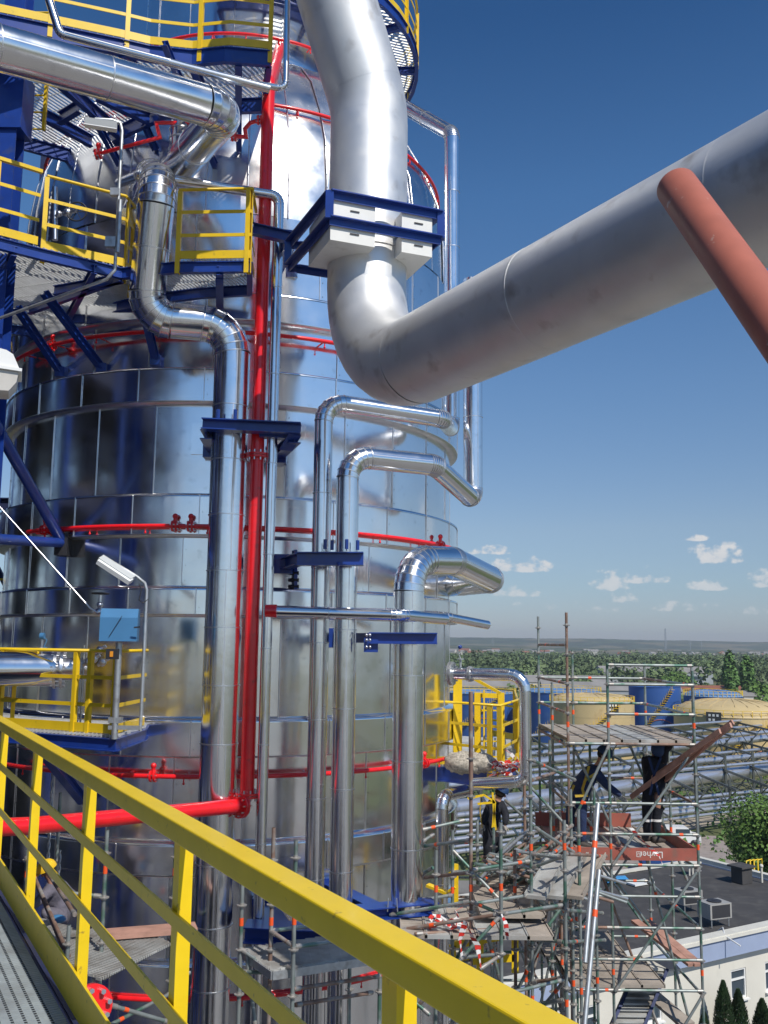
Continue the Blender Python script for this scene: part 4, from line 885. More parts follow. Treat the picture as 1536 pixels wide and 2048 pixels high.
# light blue instrument box on its stand
M['lblue']=mat('light_blue_grp',(.05,.18,.36),.5,0,.06,4)
c=P(240,1250,12.4); bx=thing('instrument_box','light blue instrument housing on a grey pole above the lower left railing','box',VZ(c,1480)); mb=MB()
x=V((.985,.17,0)); y=V((-.17,.985,0)); z=V((0,0,1)); w1,dp,hh=.47,.36,.42
prof=[(-.5,-.5),(.5,-.5),(.5,.38),(.38,.5),(-.5,.5)]
pv=[c+x*(w1*.5*s)+y*(u*dp)+z*(v_*hh) for s in (-1,1) for u,v_ in [(-.5,-.5),(.5,-.5),(.5,.5),(-.22,.5),(-.5,.22)]]
mb.add(pv,[(4,3,2,1,0),(5,6,7,8,9)]+[(i,(i+1)%5,5+(i+1)%5,5+i) for i in range(5)]); link('housing',mb,'lblue',bx)
mb=MB(); mb.bar(P(218,1273,12.19),P(244,1232,12.2),.008,.006); mb.bar(P(268,1255,12.15),P(280,1254,12.15),.01,.02); link('hinge_line',mb,'dark',bx)
mb=MB(); mb.tube([VZ(c,1478),VZ(c,1285)],.042,14); link('pole',mb,'galv',bx)
mb=MB(); mb.box(VZ(c,1440)+V((0,.02,0)),.16,.12,.07); mb.box(VZ(c,1455)+V((.12,0,0)),.4,.06,.05); link('bracket',mb,'galv',bx)
mb=MB(); s_=P(225,1308,12.2); mb.box(s_,.15,.08,.13); o=link('switch',mb,'dark',bx); mb=MB(); mb.box(s_+V((.0,-.045,0)),.04,.012,.07); M['orange']=mat('orange_plastic',(.75,.28,.02),.4); link('switch_lever',mb,'orange',o)
# pole lamp with fluorescent tube, lower left
M['lampw']=mat('lamp_diffuser',(.85,.86,.85),.25,0); M['lampg']=mat('lamp_housing',(.55,.57,.57),.45)
lm=P(288,1300,12.45); t=thing('pole_lamp','long white tube lamp on a bent grey pole above the instrument box','lamp',VZ(lm,1462)); mb=MB()
mb.tube([VZ(lm,1462),VZ(lm,1180),VZ(lm+V((-.03,0,0)),1166),P(272,1152,12.4),P(205,1112,12.3)],.022,10); link('pole',mb,'galv',t)
mb=MB(); a=P(200,1118,12.25); b=P(264,1160,12.25); mb.bar(a,b,.13,.09,(0,-.4,1)); link('housing',mb,'lampg',t); mb=MB(); mb.bar(a+V((0,-.055,-.03)),b+V((0,-.055,-.03)),.10,.06,(0,-.4,1)); link('diffuser',mb,'lampw',t)
mb=MB(); mb.tube([P(278,1168,12.4),P(283,1180,12.4),P(278,1200,12.4),P(286,1206,12.4),P(297,1198,12.45)],.007,6); link('cable',mb,'dark',t)
# upper pole lamp
lm=P(236,420,12.0); t=thing('pole_lamp','long tube lamp on a bent pole in front of the dome','lamp',VZ(lm,550)); mb=MB(); mb.tube([P(-10,640,12.6),P(100,600,12.4),VZ(lm,556)+V((-.1,0,-.02)),VZ(lm,540),VZ(lm,262),VZ(lm,246)+V((-.03,0,0)),P(224,240,11.95),P(190,238,11.9)],.022,10); link('pole',mb,'galv',t)
mb=MB(); a=P(170,242,11.8); b=P(234,252,11.9); mb.bar(a,b,.13,.08,(0,-.3,1)); link('housing',mb,'lampg',t); mb=MB(); mb.bar(a-V((0,0,.045)),b-V((0,0,.045)),.10,.05); link('diffuser',mb,'lampw',t)
mb=MB(); mb.tube([VZ(lm+V((.03,-.02,0)),505),VZ(lm+V((.03,-.02,0)),400)],.03,10); mb.box(VZ(lm,385)+V((-.05,0,0)),.12,.08,.1); mb.box(VZ(lm,485)+V((-.07,0,0)),.14,.08,.14); link('clamp',mb,'galv',t)
# floodlight at the left edge, close to the camera
c=P(-5,742,4.2); t=thing('floodlight','white floodlight with ribbed glass poking in at the left edge','lamp',c); mb=MB()
x=V((.93,.36,-.05)).normalized(); y=V((-.36,.93,0)).normalized(); z=x.cross(y)
def fp(a,b,c_): return c+x*a+y*b+z*c_
hs=[(-.2,.0),(.095,.0),(.06,.065),(.03,.08),(-.2,.105)]
mb.add([fp(a,s,b) for s in (-.09,.09) for a,b in hs],[(0,1,2,3,4),(9,8,7,6,5)]+[((i+1)%5,i,5+i,5+(i+1)%5) for i in range(5)]); mb.box(fp(-.05,0,-.004),.31,.2,.014,(x,y,z)); mb.box(fp(-.06,0,.12),.1,.1,.06,(x,y,z)); link('housing',mb,'frameW',t)
mb=MB(); gl=[(-.2,-.012),(.092,-.012),(.088,-.06),(.06,-.105),(-.2,-.13)]; mb.add([fp(a,s,b) for s in (-.085,.085) for a,b in gl],[(0,1,2,3,4),(9,8,7,6,5)]+[((i+1)%5,i,5+i,5+(i+1)%5) for i in range(5)])
M['frost']=mat('frosted_glass',(.55,.52,.47),.25,0,.1,12); link('glass',mb,'frost',t)
mb=MB(); mb.bar(fp(-.2,0,.12),fp(-.5,0,.3),.04,.04); link('bracket',mb,'galv',t)
# nozzles and valves on the lower left platform
t=thing('flanged_nozzle','fat silver nozzle with bolted flange on the lower left platform','nozzle',P(60,1400,13.5)); mb=MB(); a=P(-80,1330,13.2); b=P(110,1338,13.5); mb.tube([a,P(0,1338,13.3),b],.24,36); link('barrel',mb,'pipe',t)
mb=MB(); dd=(b-P(0,1338,13.3)).normalized(); mb.ring(b,dd,.27,.04,0,28); mb.ring(b+dd*.09,dd,.27,.04,0,28); mb.disc_bolts(b+dd*.045,dd,.235,14,.014,.2); mb.tube([b,b+dd*.45],.16,24); link('flange',mb,'bolt',t)
g=P(83,1300,13.4); mb=MB(); mb.tube([VZ(g,1322),VZ(g,1280)],.02,8); mb.ring(VZ(g,1296),(0,0,1),.07,.02,0,12); link('gauge_stub',mb,'bolt',t); mb=MB(); mb.tube([VZ(g,1272)+V((-.03,0,0)),VZ(g,1272)+V((.03,0,0))],.045,14); mb.tube([VZ(g,1272),P(94,1280,13.4),P(88,1293,13.4),P(98,1298,13.4)],.006,6); link('blue_gauge',mb,'lblue',t)
t=thing('level_gauge','pair of slim upright tubes with valves standing on the lower left platform','gauge',P(158,1440,13.4)); mb=MB(); q0_=P(156,1400,13.4); mb.tube([VZ(q0_,1448),VZ(q0_,1316)],.022,8); q1_=P(163,1400,13.4); mb.tube([VZ(q1_,1448),VZ(q1_,1290)],.014,8); link('tube',mb,'galv',t)
mb=MB()
for (px,py) in ((200,1300),(188,1318),(205,1325),(176,1325)): mb.ball(P(px,py,13.2),.055,10,7); mb.tube([P(px-10,py+6,13.2),P(px+12,py-8,13.2)],.025,8)
link('valve',mb,'bolt',t)
# valve group with black hand wheel on the mid platform, and silver valve at far left
t=thing('gate_valve','valve with black hand wheel behind the mid platform railing','valve',P(150,420,13.7)); w_=P(153,422,13.6); mb=MB(); n=24; mb.tube([w_+V((.15*math.cos(2*PI*k/n),.02,.15*math.sin(2*PI*k/n))) for k in range(n+1)],.013,6,False)
for k in range(3): a=PI*k/3; mb.bar(w_+V((.15*math.cos(a),.02,.15*math.sin(a))),w_-V((.15*math.cos(a),-.02,.15*math.sin(a))),.014,.012)
link('handwheel',mb,'dark',t); mb=MB(); mb.tube([w_,w_+V((-.25,.1,.0)),w_+V((-.4,.2,0))],.03,8); mb.ball(w_+V((-.15,.06,0)),.07); mb.ball(w_+V((-.3,.1,0)),.05); mb.tube([P(110,480,13.8),P(110,375,13.8)],.045,12); link('valve_body',mb,'bolt',t)
t=thing('insulated_nozzle','small silver nozzle with domed cap between the railings of the mid platform','nozzle',P(258,425,13.9)); mb=MB(); mb.tube([T(285,360,TR),P(255,430,13.5)],.11,24); mb.tube([P(256,428,13.55),P(254,434,13.45)],.14,24); link('barrel',mb,'pipe',t)
t=thing('insulated_nozzle','tall wrapped silver nozzle standing under the crossing wide pipe','nozzle',P(360,300,14.1)); mb=MB(); q=P(362,250,14.0); mb.tube([VZ(q,320),VZ(q,235)],.17,24); mb.ball(VZ(q,232),.17,16,10); 
for py in (300,280,262): mb.ring(VZ(q,py),(0,0,1),.175,.02,.006,24,1)
link('barrel',mb,['pipe','seam'],t)
t=thing('insulated_nozzle','lumpy foil wrapped nozzle above the crossing wide pipe','nozzle',P(372,150,14.2)); mb=MB(); mb.ball(P(372,158,14.2),.27,18,12); mb.tube([P(340,170,14.3),P(400,170,14.2)],.2,20); link('barrel',mb,'pipe',t)
# red loops on the riser near the dome
t=thing('sprinkler_branch','red looped branch pipe joining the riser in front of the dome','pipe',P(500,270,13.6)); mb=MB(); mb.tube([P(462,272,13.8),P(492,274,13.7),P(490,258,13.7),P(500,246,13.7),P(520,240,13.6)],.032,10); link('pipe_run',mb,'red',t); mb=MB(); 
for q,n in ((P(465,273,13.8),(1,0,0)),(P(517,240,13.6),(1,0,0))):
    mb.ring(q,n,.075,.03,0,14); mb.ring(q+V((.05,0,0)),n,.075,.03,0,14); mb.disc_bolts(q+V((.025,0,0)),n,.058,6,.009,.12,1)
link('flange',mb,['red','bolt'],t)
t=thing('sprinkler_branch','short red zigzag pipe crossing the dome left of the wide pipe','pipe',P(315,260,13.7)); mb=MB(); mb.tube([P(380,245,13.9),P(312,246,13.8),P(320,275,13.8),P(270,288,13.85),P(195,308,14.0)],.03,10); link('pipe_run',mb,'red',t)
link('coupling',coupling(P(196,308,14.0),(1,0,.2)),['red','bolt'],t)
# steel frame seen past the left flank
M['dkst']=mat('dark_blue_steel',(.02,.03,.09),.6,.2,.2,2)
t=thing('far_steel_frame','dark steel frame just visible past the left flank of the column','steel frame',(-9.5,24,0)); mb=MB()
for x in (-9.4,-10.9): mb.ibeam((x,24.5,0),(x,24.5,34),.3,.3,.03,(0,1,0))
link('column',mb,'dkst',t); mb=MB()
for z in (12,15,18,20.5,23.5,27,30): mb=MB(); mb.ibeam((-13,24.5,z),(-8.6,24.5,z),.2,.3,.03); link('beam',mb,'dkst',t)
mb=MB(); mb.bar((-10.9,24.4,18),(-9.2,24.4,20.4),.12,.12); mb.bar((-9.2,24.4,20.4),(-10.9,24.4,23.4),.12,.12)
link('brace',mb,'dkst',t); mb=MB()
for z in (20.8,27.2): 
    for k in range(3): mb.bar((-13,24.2,z+.35*k),(-8.7,24.2,z+.35*k),.05,.05)
link('railing',mb,'yellow',t)
# ================================================================ process structures left of and behind the camera (seen in the polished metal)
M['rust']=mat('dark_process_plant',(.10,.085,.07),.7,.2,.5,.8)
def plant(label,x0,x1,y0,y1,ztop,step,seed,fl='rust'):
    rnd=random.Random(seed); t=thing('process_structure',label,'steel structure',((x0+x1)/2,(y0+y1)/2,0)); mb=MB(); nx=max(1,round((x1-x0)/4)); ny=max(1,round((y1-y0)/4))
    for i in range(nx+1):
        for j in range(ny+1): mb.bar((x0+(x1-x0)*i/nx,y0+(y1-y0)*j/ny,0),(x0+(x1-x0)*i/nx,y0+(y1-y0)*j/ny,ztop),.35,.35,(0,1,0))
    link('column',mb,'blue',t); mb=MB(); ms=MB(); mr=MB(); z=step
    while z<=ztop:
        mb.box(((x0+x1)/2,(y0+y1)/2,z),x1-x0,y1-y0,.14)
        for y in (y0,y1): ms.bar((x0,y,z-.25),(x1,y,z-.25),.25,.35); [mr.bar((x0,y,z+.4*k),(x1,y,z+.4*k),.05,.05) for k in (1,2,3)]
        for x in (x0,x1): ms.bar((x,y0,z-.25),(x,y1,z-.25),.25,.35); [mr.bar((x,y0,z+.4*k),(x,y1,z+.4*k),.05,.05) for k in (1,2,3)]
        z+=step
    link('floor',mb,fl,t); link('beam',ms,'dkst',t); link('railing',mr,'dkst',t)
    mb=MB()
    for k in range(26):
        x=rnd.uniform(x0+1.5,x1-1.5); y=rnd.uniform(y0+1.5,y1-1.5); z=step*rnd.randint(0,max(0,int(ztop/step)-1)); r=rnd.uniform(.6,1.3); mb.tube([(x,y,z+.1),(x,y,z+step*.8)],r,16)
    link('vessel',mb,'rust',t)
plant('tall cluttered steel structure left of the column, mirrored in its cladding',-21,-9.6,-3,14.5,33,2.9,1)
plant('tall steel structure beyond the left edge, level with the column',-25,-12.6,15.5,28,33,2.9,5)
plant('steel structure carrying the walkway the view is taken from',-9,1.0,-14,-4.2,16.8,3.4,2)
plant('low steel structure off to the right behind the view point',6,16,-22,-8,12,3.6,3)
# ================================================================ scaffolds
M['tubeG']=mat('weathered_scaffold_tube',(.30,.33,.32),.5,.55,.18,5,dirt=(.10,.20,.15),dirts=3.2,dirtlo=.5,dirthi=.62)
M['tubeR']=mat('rusty_scaffold_tube',(.25,.16,.12),.65,.3,.3,6,dirt=(.34,.33,.31),dirts=4,dirtlo=.5,dirthi=.65)
M['mark']=mat('orange_marking',(.85,.10,.02),.5); M['brass']=mat('scaffold_collar',(.40,.38,.35),.5,.6,.2,9)
M['deckS']=mat('steel_deck',(.44,.44,.42),.6,.15,.15,3,dirt=(.24,.21,.18),dirts=2.5,dirtlo=.45,dirthi=.7); M['deckW']=mat('worn_wood_deck',(.36,.31,.26),.85,0,.22,3,dirt=(.22,.19,.16),dirts=2); M['toe']=mat('red_brown_board',(.36,.10,.07),.6,0,.15,4,dirt=(.22,.12,.09),dirts=5); M['plank']=mat('reddish_plank',(.44,.24,.18),.7,0,.25,5)
RS=random.Random(99)
def seg_pts(a,b,l): 
    d=(b-a); return d.length,d.normalized()
def scaf(label,loc,group=None): return thing('scaffold',label,'scaffold',loc,group)
def std(t,x,y,z0,z1,zr,m=None,r=.0242):
    m=m or RS.choice(['tubeG','tubeG','tubeR']); mb=MB(); mb.tube([(x,y,z0),(x,y,z1)],r,10)
    z=zr
    while z-.5>z0: z-=.5
    while z<z1:
        mb.lathe((x,y,z),[(r,-.012),(.06,-.006),(.062,.006),(r,.012)],10,1,False); mb.tube([(x,y,z-.03),(x,y,z+.03)],r*1.25,8,True,1); z+=.5
    z=zr+.27-2*RS.randint(2,7)
    while z<z1-.2:
        if z>z0: mb.tube([(x,y,z),(x,y,z+.09)],r+.0025,10,True,2)
        z+=2.0
    mb.tube([(x,y,z1-.02),(x,y,z1)],r*.8,8)
    link('standard',mb,[m,'brass','mark'],t)
def led(t,a,b,m=None,mark=True,r=.0242,name='ledger'):
    a,b=V(a),V(b); m=m or RS.choice(['tubeG','tubeG','tubeR','tubeG']); mb=MB(); mb.tube([a,b],r,8); L0=(b-a).length; d=(b-a).normalized()
    if mark and L0>.6 and RS.random()<.6: 
        f=RS.choice([.22,.78,.3]); c=a.lerp(b,f); mb.tube([c,c+d*.065],r+.0025,8,True,2)
    for q in (a,b): mb.tube([q+d*(.02 if q is a else -.02),q+d*(.10 if q is a else -.10)],r*1.25,8,True,1)
    link(name,mb,[m,'brass','mark'],t)
def deck(t,c0,ex,ey,w,l,z,m='deckS',n=None,name='deck_board'):
    n=n or max(1,round(w/.32))
    for k in range(n):
        mb=MB(); o=V((c0[0],c0[1],z))+ex*(w*(k+.5)/n)+ey*(l/2); bw=w/n-.006
        mb.box(o,bw,l,.05,(ex,ey,V((0,0,1))))
        for s in (-1,1): mb.bar(o+ex*s*(bw/2-.012)+V((0,0,.031)),o+ex*s*(bw/2-.012)+V((0,0,.031)),.01,.01)
        mb.bar(o+ex*(bw/2-.008)-ey*(l/2)+V((0,0,.012)),o+ex*(bw/2-.008)+ey*(l/2)+V((0,0,.012)),.016,.06); mb.bar(o-ex*(bw/2-.008)-ey*(l/2)+V((0,0,.012)),o-ex*(bw/2-.008)+ey*(l/2)+V((0,0,.012)),.016,.06)
        nr=int(l/.5)
        for j in range(1,nr): mb.bar(o-ex*bw*.42+ey*(j*.5-l/2)+V((0,0,.028)),o+ex*bw*.42+ey*(j*.5-l/2)+V((0,0,.028)),.03,.006)
        link(name,mb,m if isinstance(m,str) else RS.choice(m),t)
EX,EY,EZ=V((1,0,0)),V((0,1,0)),V((0,0,1))
# ---- tall tower scaffold on the right
XF=[(1133-768)/FPX*16.5,(1212-768)/FPX*16.5,(1380-768)/FPX*16.5]; YF=[16.5,18.0,19.5]
Z1=18.34; Z2=16.36; Z3=14.38
sc=scaf('tall tube scaffold tower on the right with workers, three decks and a stair',(4.2,18,0))
ztop={(0,0):VZ((XF[0],16.5),1225).z,(1,0):VZ((XF[1],16.5),1325).z,(2,0):VZ((XF[2],16.5),1342).z,(0,2):VZ((XF[0],19.5),1233).z,(1,2):VZ((XF[1],19.5),1300).z,(2,2):VZ((XF[2],19.5),1325).z,(0,1):19.3,(1,1):18.2,(2,1):18.3}
for (i,j),zt in ztop.items(): std(sc,XF[i],YF[j],0.1,zt,Z1+.0,'tubeG' if i else RS.choice(['tubeG','tubeR']))
fz=[20.05-.0]+[Z1+1.0,Z1+.5,Z1,Z2+1,Z2+.5,Z2,Z2-.5,Z2-1.0,Z2-1.5,Z3,Z3-2,Z3-4,Z3-4.5]
for z in fz[1:]:
    if z not in (Z1+1.0,Z1+.5): led(sc,(XF[0],16.46,z),(XF[1],16.46,z))
    if z not in (Z1+.5+.001,): led(sc,(XF[1],16.46,z),(XF[2],16.46,z))
led(sc,(XF[1],16.46,Z1+1.33),(XF[2],16.46,Z1+1.33))
led(sc,(XF[0],19.5,20.0),(XF[0],16.5,20.0),'tubeR')
for z in (Z1+1,Z1+.5,Z1-.05,Z2-.05,Z2+1,Z3-.05,Z3+1,Z3-2): 
    led(sc,(XF[0],19.54,z),(XF[1],19.54,z)); led(sc,(XF[1],19.54,z),(XF[2],19.54,z))
    for i in (0,2): 
        if z>Z2+1.5 and i==0: led(sc,(XF[i],16.5,z),(XF[i],19.5,z),'tubeR')
        else: led(sc,(XF[i]-.03,16.5,z),(XF[i]-.03,18,z)); led(sc,(XF[i]-.03,18,z),(XF[i]-.03,19.5,z))
def brace(t,a,b,y,m='tubeG'): 
    led(t,(a[0],y,a[1]),(b[0],y,b[1]),m,True,.0242,'brace')
X0,X1_,X2=XF
brace(sc,(X1_,Z2),(X2,Z1),16.41); brace(sc,(X1_,Z3),(X2,Z2),16.41); brace(sc,(X1_,Z3-2.2),(X2,Z3),16.41); brace(sc,(X1_,Z1+.0),(X1_-.6,Z1-1.2),16.43)
brace(sc,(X1_,Z3),(X2,Z2),19.58,'tubeG'); brace(sc,(X2,Z2-2),(X1_,Z1-2),18.03,'tubeG'); brace(sc,(X2+.3,Z1-2.6),(X1_+.7,Z1-.0),18.1,'tubeG'); brace(sc,(X2,Z2-4),(X1_,Z2),18.06,'tubeR'); brace(sc,(X1_,Z2),(X2,Z3),19.6,'tubeG'); brace(sc,(X0,Z3),(X1_,Z2),19.6,'tubeR')
brace(sc,(X2+.15,Z2-3.4),(X1_+.75,Z2+.1),17.2)
deck(sc,(X0,16.52),EX,EY,X2-X0,2.98,Z1+.04,['deckW','deckW','deckS'],7)
deck(sc,(X0,16.9),EX,EY,X2-X0,2.6,Z2+.04,['deckW','plank','deckS'],7)
deck(sc,(X0,16.52),EX,EY,(X2-X0)*.72,1.45,Z3+.04,['deckW'],4)
deck(sc,(X0-.2,18.0),EX,EY,1.5,1.45,Z3+.04,['deckW'],4)
# toe boards of the middle deck with the maker's word, mounted upside down
mb=MB(); mb.box(((X0+X2)/2,16.50,Z2+.17),X2-X0-.06,.03,.20); tb=link('toe_board',mb,'toe',sc)
mb=MB(); mb.box((X2-.03,18.0,Z2+.17),.03,2.9,.20); link('toe_board',mb,'toe',sc); mb=MB(); mb.box(((X0+X1_)/2+.5,19.45,Z2+.2),1.9,.03,.26); link('toe_board',mb,'toe',sc)
M['letter']=mat('white_lettering',(.75,.72,.68),.6)
def text(s,loc,size,rot,par,name='lettering',m='letter'):
    cu=bpy.data.curves.new(name,'FONT'); cu.body=s; cu.size=size; cu.extrude=.0015; cu.align_x='CENTER'; cu.align_y='CENTER'
    dg=bpy.data.objects.new('tmp',cu); me=bpy.data.meshes.new_from_object(dg); bpy.data.objects.remove(dg); bpy.data.curves.remove(cu)
    me.materials.clear(); me.materials.append(M[m]); o=bpy.data.objects.new(name,me); COL.objects.link(o); o.parent=par; o.location=V(loc)-WO[par.name]; o.rotation_euler=rot; WO[o.name]=V(loc); return o
q=P(1302,1697,16.48); text('Layher',(q.x,16.482,Z2+.17),.15,(PI/2,PI,0),tb); q=P(1277,1697,16.48)
mb=MB()
for a,b,w,h in ((-.035,0,.008,.08),(.035,0,.008,.08),(0,-.04,.078,.008),(0,.04,.078,.008),(-.014,0,.007,.04),(.014,0,.007,.04),(0,.018,.03,.007)): mb.box((q.x+a,16.482,Z2+.17+b),w,.003,h)
link('maker_mark',mb,'letter',tb)
# stair under the lowest deck
mb=MB(); sa,sb=P(1270,1942,17.4),P(1222,2052,16.6); sc1,sd_=P(1332,1942,17.4),P(1287,2052,16.6)
dv=(sb-sa); sb=sa+dv*1.5; sd_=sc1+(sd_-sc1)*1.5
for a,b in ((sa,sb),(sc1,sd_)): mb=MB(); mb.bar(a,b,.05,.16,(0,-1,.5)); link('stringer',mb,'dkst',sc)
for k in range(14): f=(k+.4)/14; a=sa.lerp(sb,f); b=sc1.lerp(sd_,f); b.z=a.z=(a.z+b.z)/2; mb=MB(); mb.bar(a,b,.2,.03); link('tread',mb,'deckS',sc)
# second stair plank pair slanting behind
for k in (0,.22): mb=MB(); mb.bar(P(1270,1845,18.6)+V((k,0,.03)),P(1385,1930,16.9)+V((k*.5,0,0)),.17,.05); link('ramp_board',mb,'plank',sc)
mb=MB(); mb.bar(P(1300,1985,17.8),P(1375,2050,16.9),.3,.05); link('ramp_board',mb,'deckW',sc)
mb=MB(); mb.box(P(1310,1930,17.6),.75,.5,.04); link('deck_board',mb,'coping',sc)
# ---- narrow bay with tall poles left of it
s2=scaf('narrow rust and green scaffold bay left of the workers tower',(2.4,14.5,0))
for px,top,d,m in [(1129,1640,13.3,'tubeG'),(1062,1500,13.7,'tubeG'),(1102,1480,17.2,'tubeG'),(1143,1578,15.6,'tubeG'),(1158,1618,14.6,'tubeG'),(1190,1580,16.0,'tubeG'),(1050,1520,16.2,'tubeR'),(1395,1334,17.6,'tubeG')]:
    p=VZ(P(px,1700,d),top); std(s2,p.x,p.y,.1 if px!=1395 else 17,p.z,P(px,1741,d).z,m)
def LG(t,px0,py0,d0,px1,py1,d1,m=None,nm='ledger'): led(t,P(px0,py0,d0),P(px1,py1,d1),m,True,.0242,nm)
for y0,y1 in ((1735,1712),(1826,1812),(1878,1884),(1965,1955),(1708,1716),(2010,2000)): LG(s2,1064,y0,13.7,1128,y1,13.3)
for a in [(1064,1520,13.7,1150,1560,15.5),(1064,1716,13.7,1145,1650,15.6),(1130,1708,13.4,1212,1712,16.4),(1130,1820,13.4,1205,1826,16.4),(1130,1884,13.3,1210,1880,16.4),(1062,1790,13.7,1160,1850,15),(1064,1560,13.7,1126,1540,17)]: LG(s2,*a)
for a in [(1012,1520,17,1140,1660,16),(1010,1600,17,1110,1690,16),(1070,1655,13.9,1148,1705,14.5),(1150,1500,17,1240,1690,17.5),(1130,1960,13.4,1064,2040,13.7),(1075,1880,13.8,1160,1765,15),(1102,1560,17.2,1230,1700,18)]: LG(s2,*a,None,'brace')
# two bright long tubes leaning in front
t=thing('leaning_tube','pair of long bright steel tubes leaning against the workers tower','tube',P(1175,2048,12.2))
for (a,b,c_,d_) in ((1196,1608,1170,1925),(1198,1740,1166,2080)):
    mb=MB(); p=P(a,b,13.2); q=P(c_,d_,12.4); mb.tube([p,q],.034,12); u=p.lerp(q,.25); mb.tube([u,u+(q-p).normalized()*.09],.0365,12,True,1); link('tube',mb,['galv','mark'],t)
# ---- tangle of tubes behind
s6=scaf('dense tangle of thin scaffold bays seen behind the tube pile',(2.5,18.5,0)); r6=random.Random(12)
g6=[(px,d) for d in (17.4,18.9,20.4) for px in (905,985,1062,1118)]
for px,d in g6:
    p=VZ(P(px+r6.uniform(-8,8),1700,d),r6.uniform(1560,1660)); std(s6,p.x,p.y,.1,p.z,16.2,r6.choice(['tubeG','tubeG','tubeR']))
for d in (17.4,18.9,20.4):
    for z in (16.2,15.2,14.2,13.2,12.2,11.2):
        for a_,b_ in ((905,985),(985,1062),(1062,1118)): 
            if r6.random()<.75: led(s6,(P(a_,1700,d).x,d,z),(P(b_,1700,d).x,d,z+r6.choice([0,0,.02])))
    for k in range(5):
        a_,b_=r6.choice([(905,985),(985,1062),(1062,1118),(985,905),(1118,1062)]); z=r6.choice([16.2,15.2,14.2,13.2]); led(s6,(P(a_,1700,d).x,d+.05,z),(P(b_,1700,d).x,d+.05,z-2),None,True,.0242,'brace')
for px in (905,985,1062,1118):
    for z in (16.2,14.2,12.2): led(s6,(P(px,1700,18).x,17.4,z),(P(px,1700,18).x,20.4,z))
# ---- scaffold on the near right flank (around the pipes)
s3=scaf('cluttered scaffold bay at the right foot of the column, hung with striped tape',(1.7,12.8,0))
for px,top,d,m in [(942,1490,13.2,'tubeR'),(1002,1645,12.7,'tubeG'),(955,1640,15.2,'tubeG'),(988,1655,15.6,'tubeG')]:
    p=VZ(P(px,1800,d),top); std(s3,p.x,p.y,.1,p.z,P(px,1825,d).z,m)
p=P(942,1700,13.2); mb=MB(); mb.tube([VZ(p,1560),VZ(p,1384)],.03,10); link('standard',mb,'tubeR',s3)
for a in [(842,1693,14.2,942,1680,13.2),(842,1756,14.2,942,1745,13.2),(780,1830,13.6,942,1803,13.2),(942,1740,13.2,1060,1722,13.7),(942,1808,13.2,1060,1790,13.7),(800,1860,13.2,1002,1828,12.7),(1002,1828,12.7,1125,1810,13.3),(830,1868,12.9,1050,1855,13.4),(920,1915,12.8,1008,1908,12.7),(960,1938,12.6,1008,1906,12.7),(842,1660,14.2,930,1640,14.5)]: LG(s3,*a)
for a in [(942,1803,13.2,1002,1828,12.7),(920,1920,12.6,1000,1832,12.7),(975,1870,13,1000,1960,13.2),(842,1750,14.2,866,1735,14),(842,1685,14.2,868,1668,14.4)]: LG(s3,*a,None,'brace')
c=P(860,1850,13.6); zd=P(900,1856,13.2).z
deck(s3,(P(800,1856,13.2).x,12.9),EX,EY,2.0,1.3,zd-.03,['deckS','deckW'],6)
deck(s3,(P(960,1840,13.4).x,13.4),EX,EY,.9,1.6,zd+.1,['deckW'],3)
# sloping steel decks up to the tower
for k in range(3):
    mb=MB(); a=P(1070+k*38,1795,13.6+k*.3); b=P(1118+k*38,1712,15.3+k*.3); mb.bar(a,b,.28,.05); mb.bar(a+V((.14,0,.03)),b+V((.14,0,.03)),.015,.06); mb.bar(a-V((.14,0,-.03)),b-V((.14,0,-.03)),.015,.06); link('deck_board',mb,'deckS' if k<2 else 'deckW',s3)
for px,top,d in ((872,1700,13.6),(905,1660,14.4),(1030,1700,14.0)):
    p=VZ(P(px,1800,d),top); std(s3,p.x,p.y,.1,p.z,P(px,1825,d).z)
for a in [(842,1930,13.4,942,1925,13.2),(842,1800,14.0,905,1790,14.4),(872,1985,13.6,1000,1980,12.8),(905,1745,14.4,1030,1735,14),(872,1870,13.6,1030,1860,14),(1002,1990,12.7,1125,1960,13.3),(905,1850,14.4,1030,1810,14)]: LG(s3,*a)
for a in [(872,1990,13.6,940,1870,13.4),(1030,1990,14,1100,1850,13.8),(905,1700,14.4,1000,1800,14.2)]: LG(s3,*a,None,'brace')
# striped tape hanging
def ribbon(label,pts,w,seed):
    rnd=random.Random(seed); mb=MB(); n=0
    for i in range(len(pts)-1):
        a,b=V(pts[i]),V(pts[i+1]); k=max(1,round((b-a).length/.05))
        for j in range(k):
            p=a.lerp(b,j/k); q=a.lerp(b,(j+1)/k); ang=1.3*math.sin(n*.37+seed); s=V((math.cos(ang),math.sin(ang),0))*w/2
            mb.add([p-s,p+s,q+s,q-s],[(0,1,2,3)],n%2); n+=1
    return tag(link('barrier_tape',mb,['tape','tapered']),label,'tape')
ribbon('red and white tape draped over the tube left of the hanging strip',[P(924,1912,12.4),P(920,1880,12.4),P(931,1842,12.4),P(945,1875,12.4),P(955,1890,12.4),P(962,1935,12.4)],.08,1)
ribbon('short red and white tape strip hanging from the tube crossing',[P(1003,1828,12.5),P(1012,1848,12.5),P(1015,1880,12.5)],.06,2)
ribbon('red and white tape strip slanting below the workers deck',[P(1262,1656,16.2),P(1280,1676,16.2),P(1300,1695,16.2),P(1318,1712,16.2),P(1326,1730,16.2)],.07,3)
tapeheap('red and white tape lying on the near scaffold deck',V((P(890,1870,13).x,13.1,zd+.05)),.22,8,8)
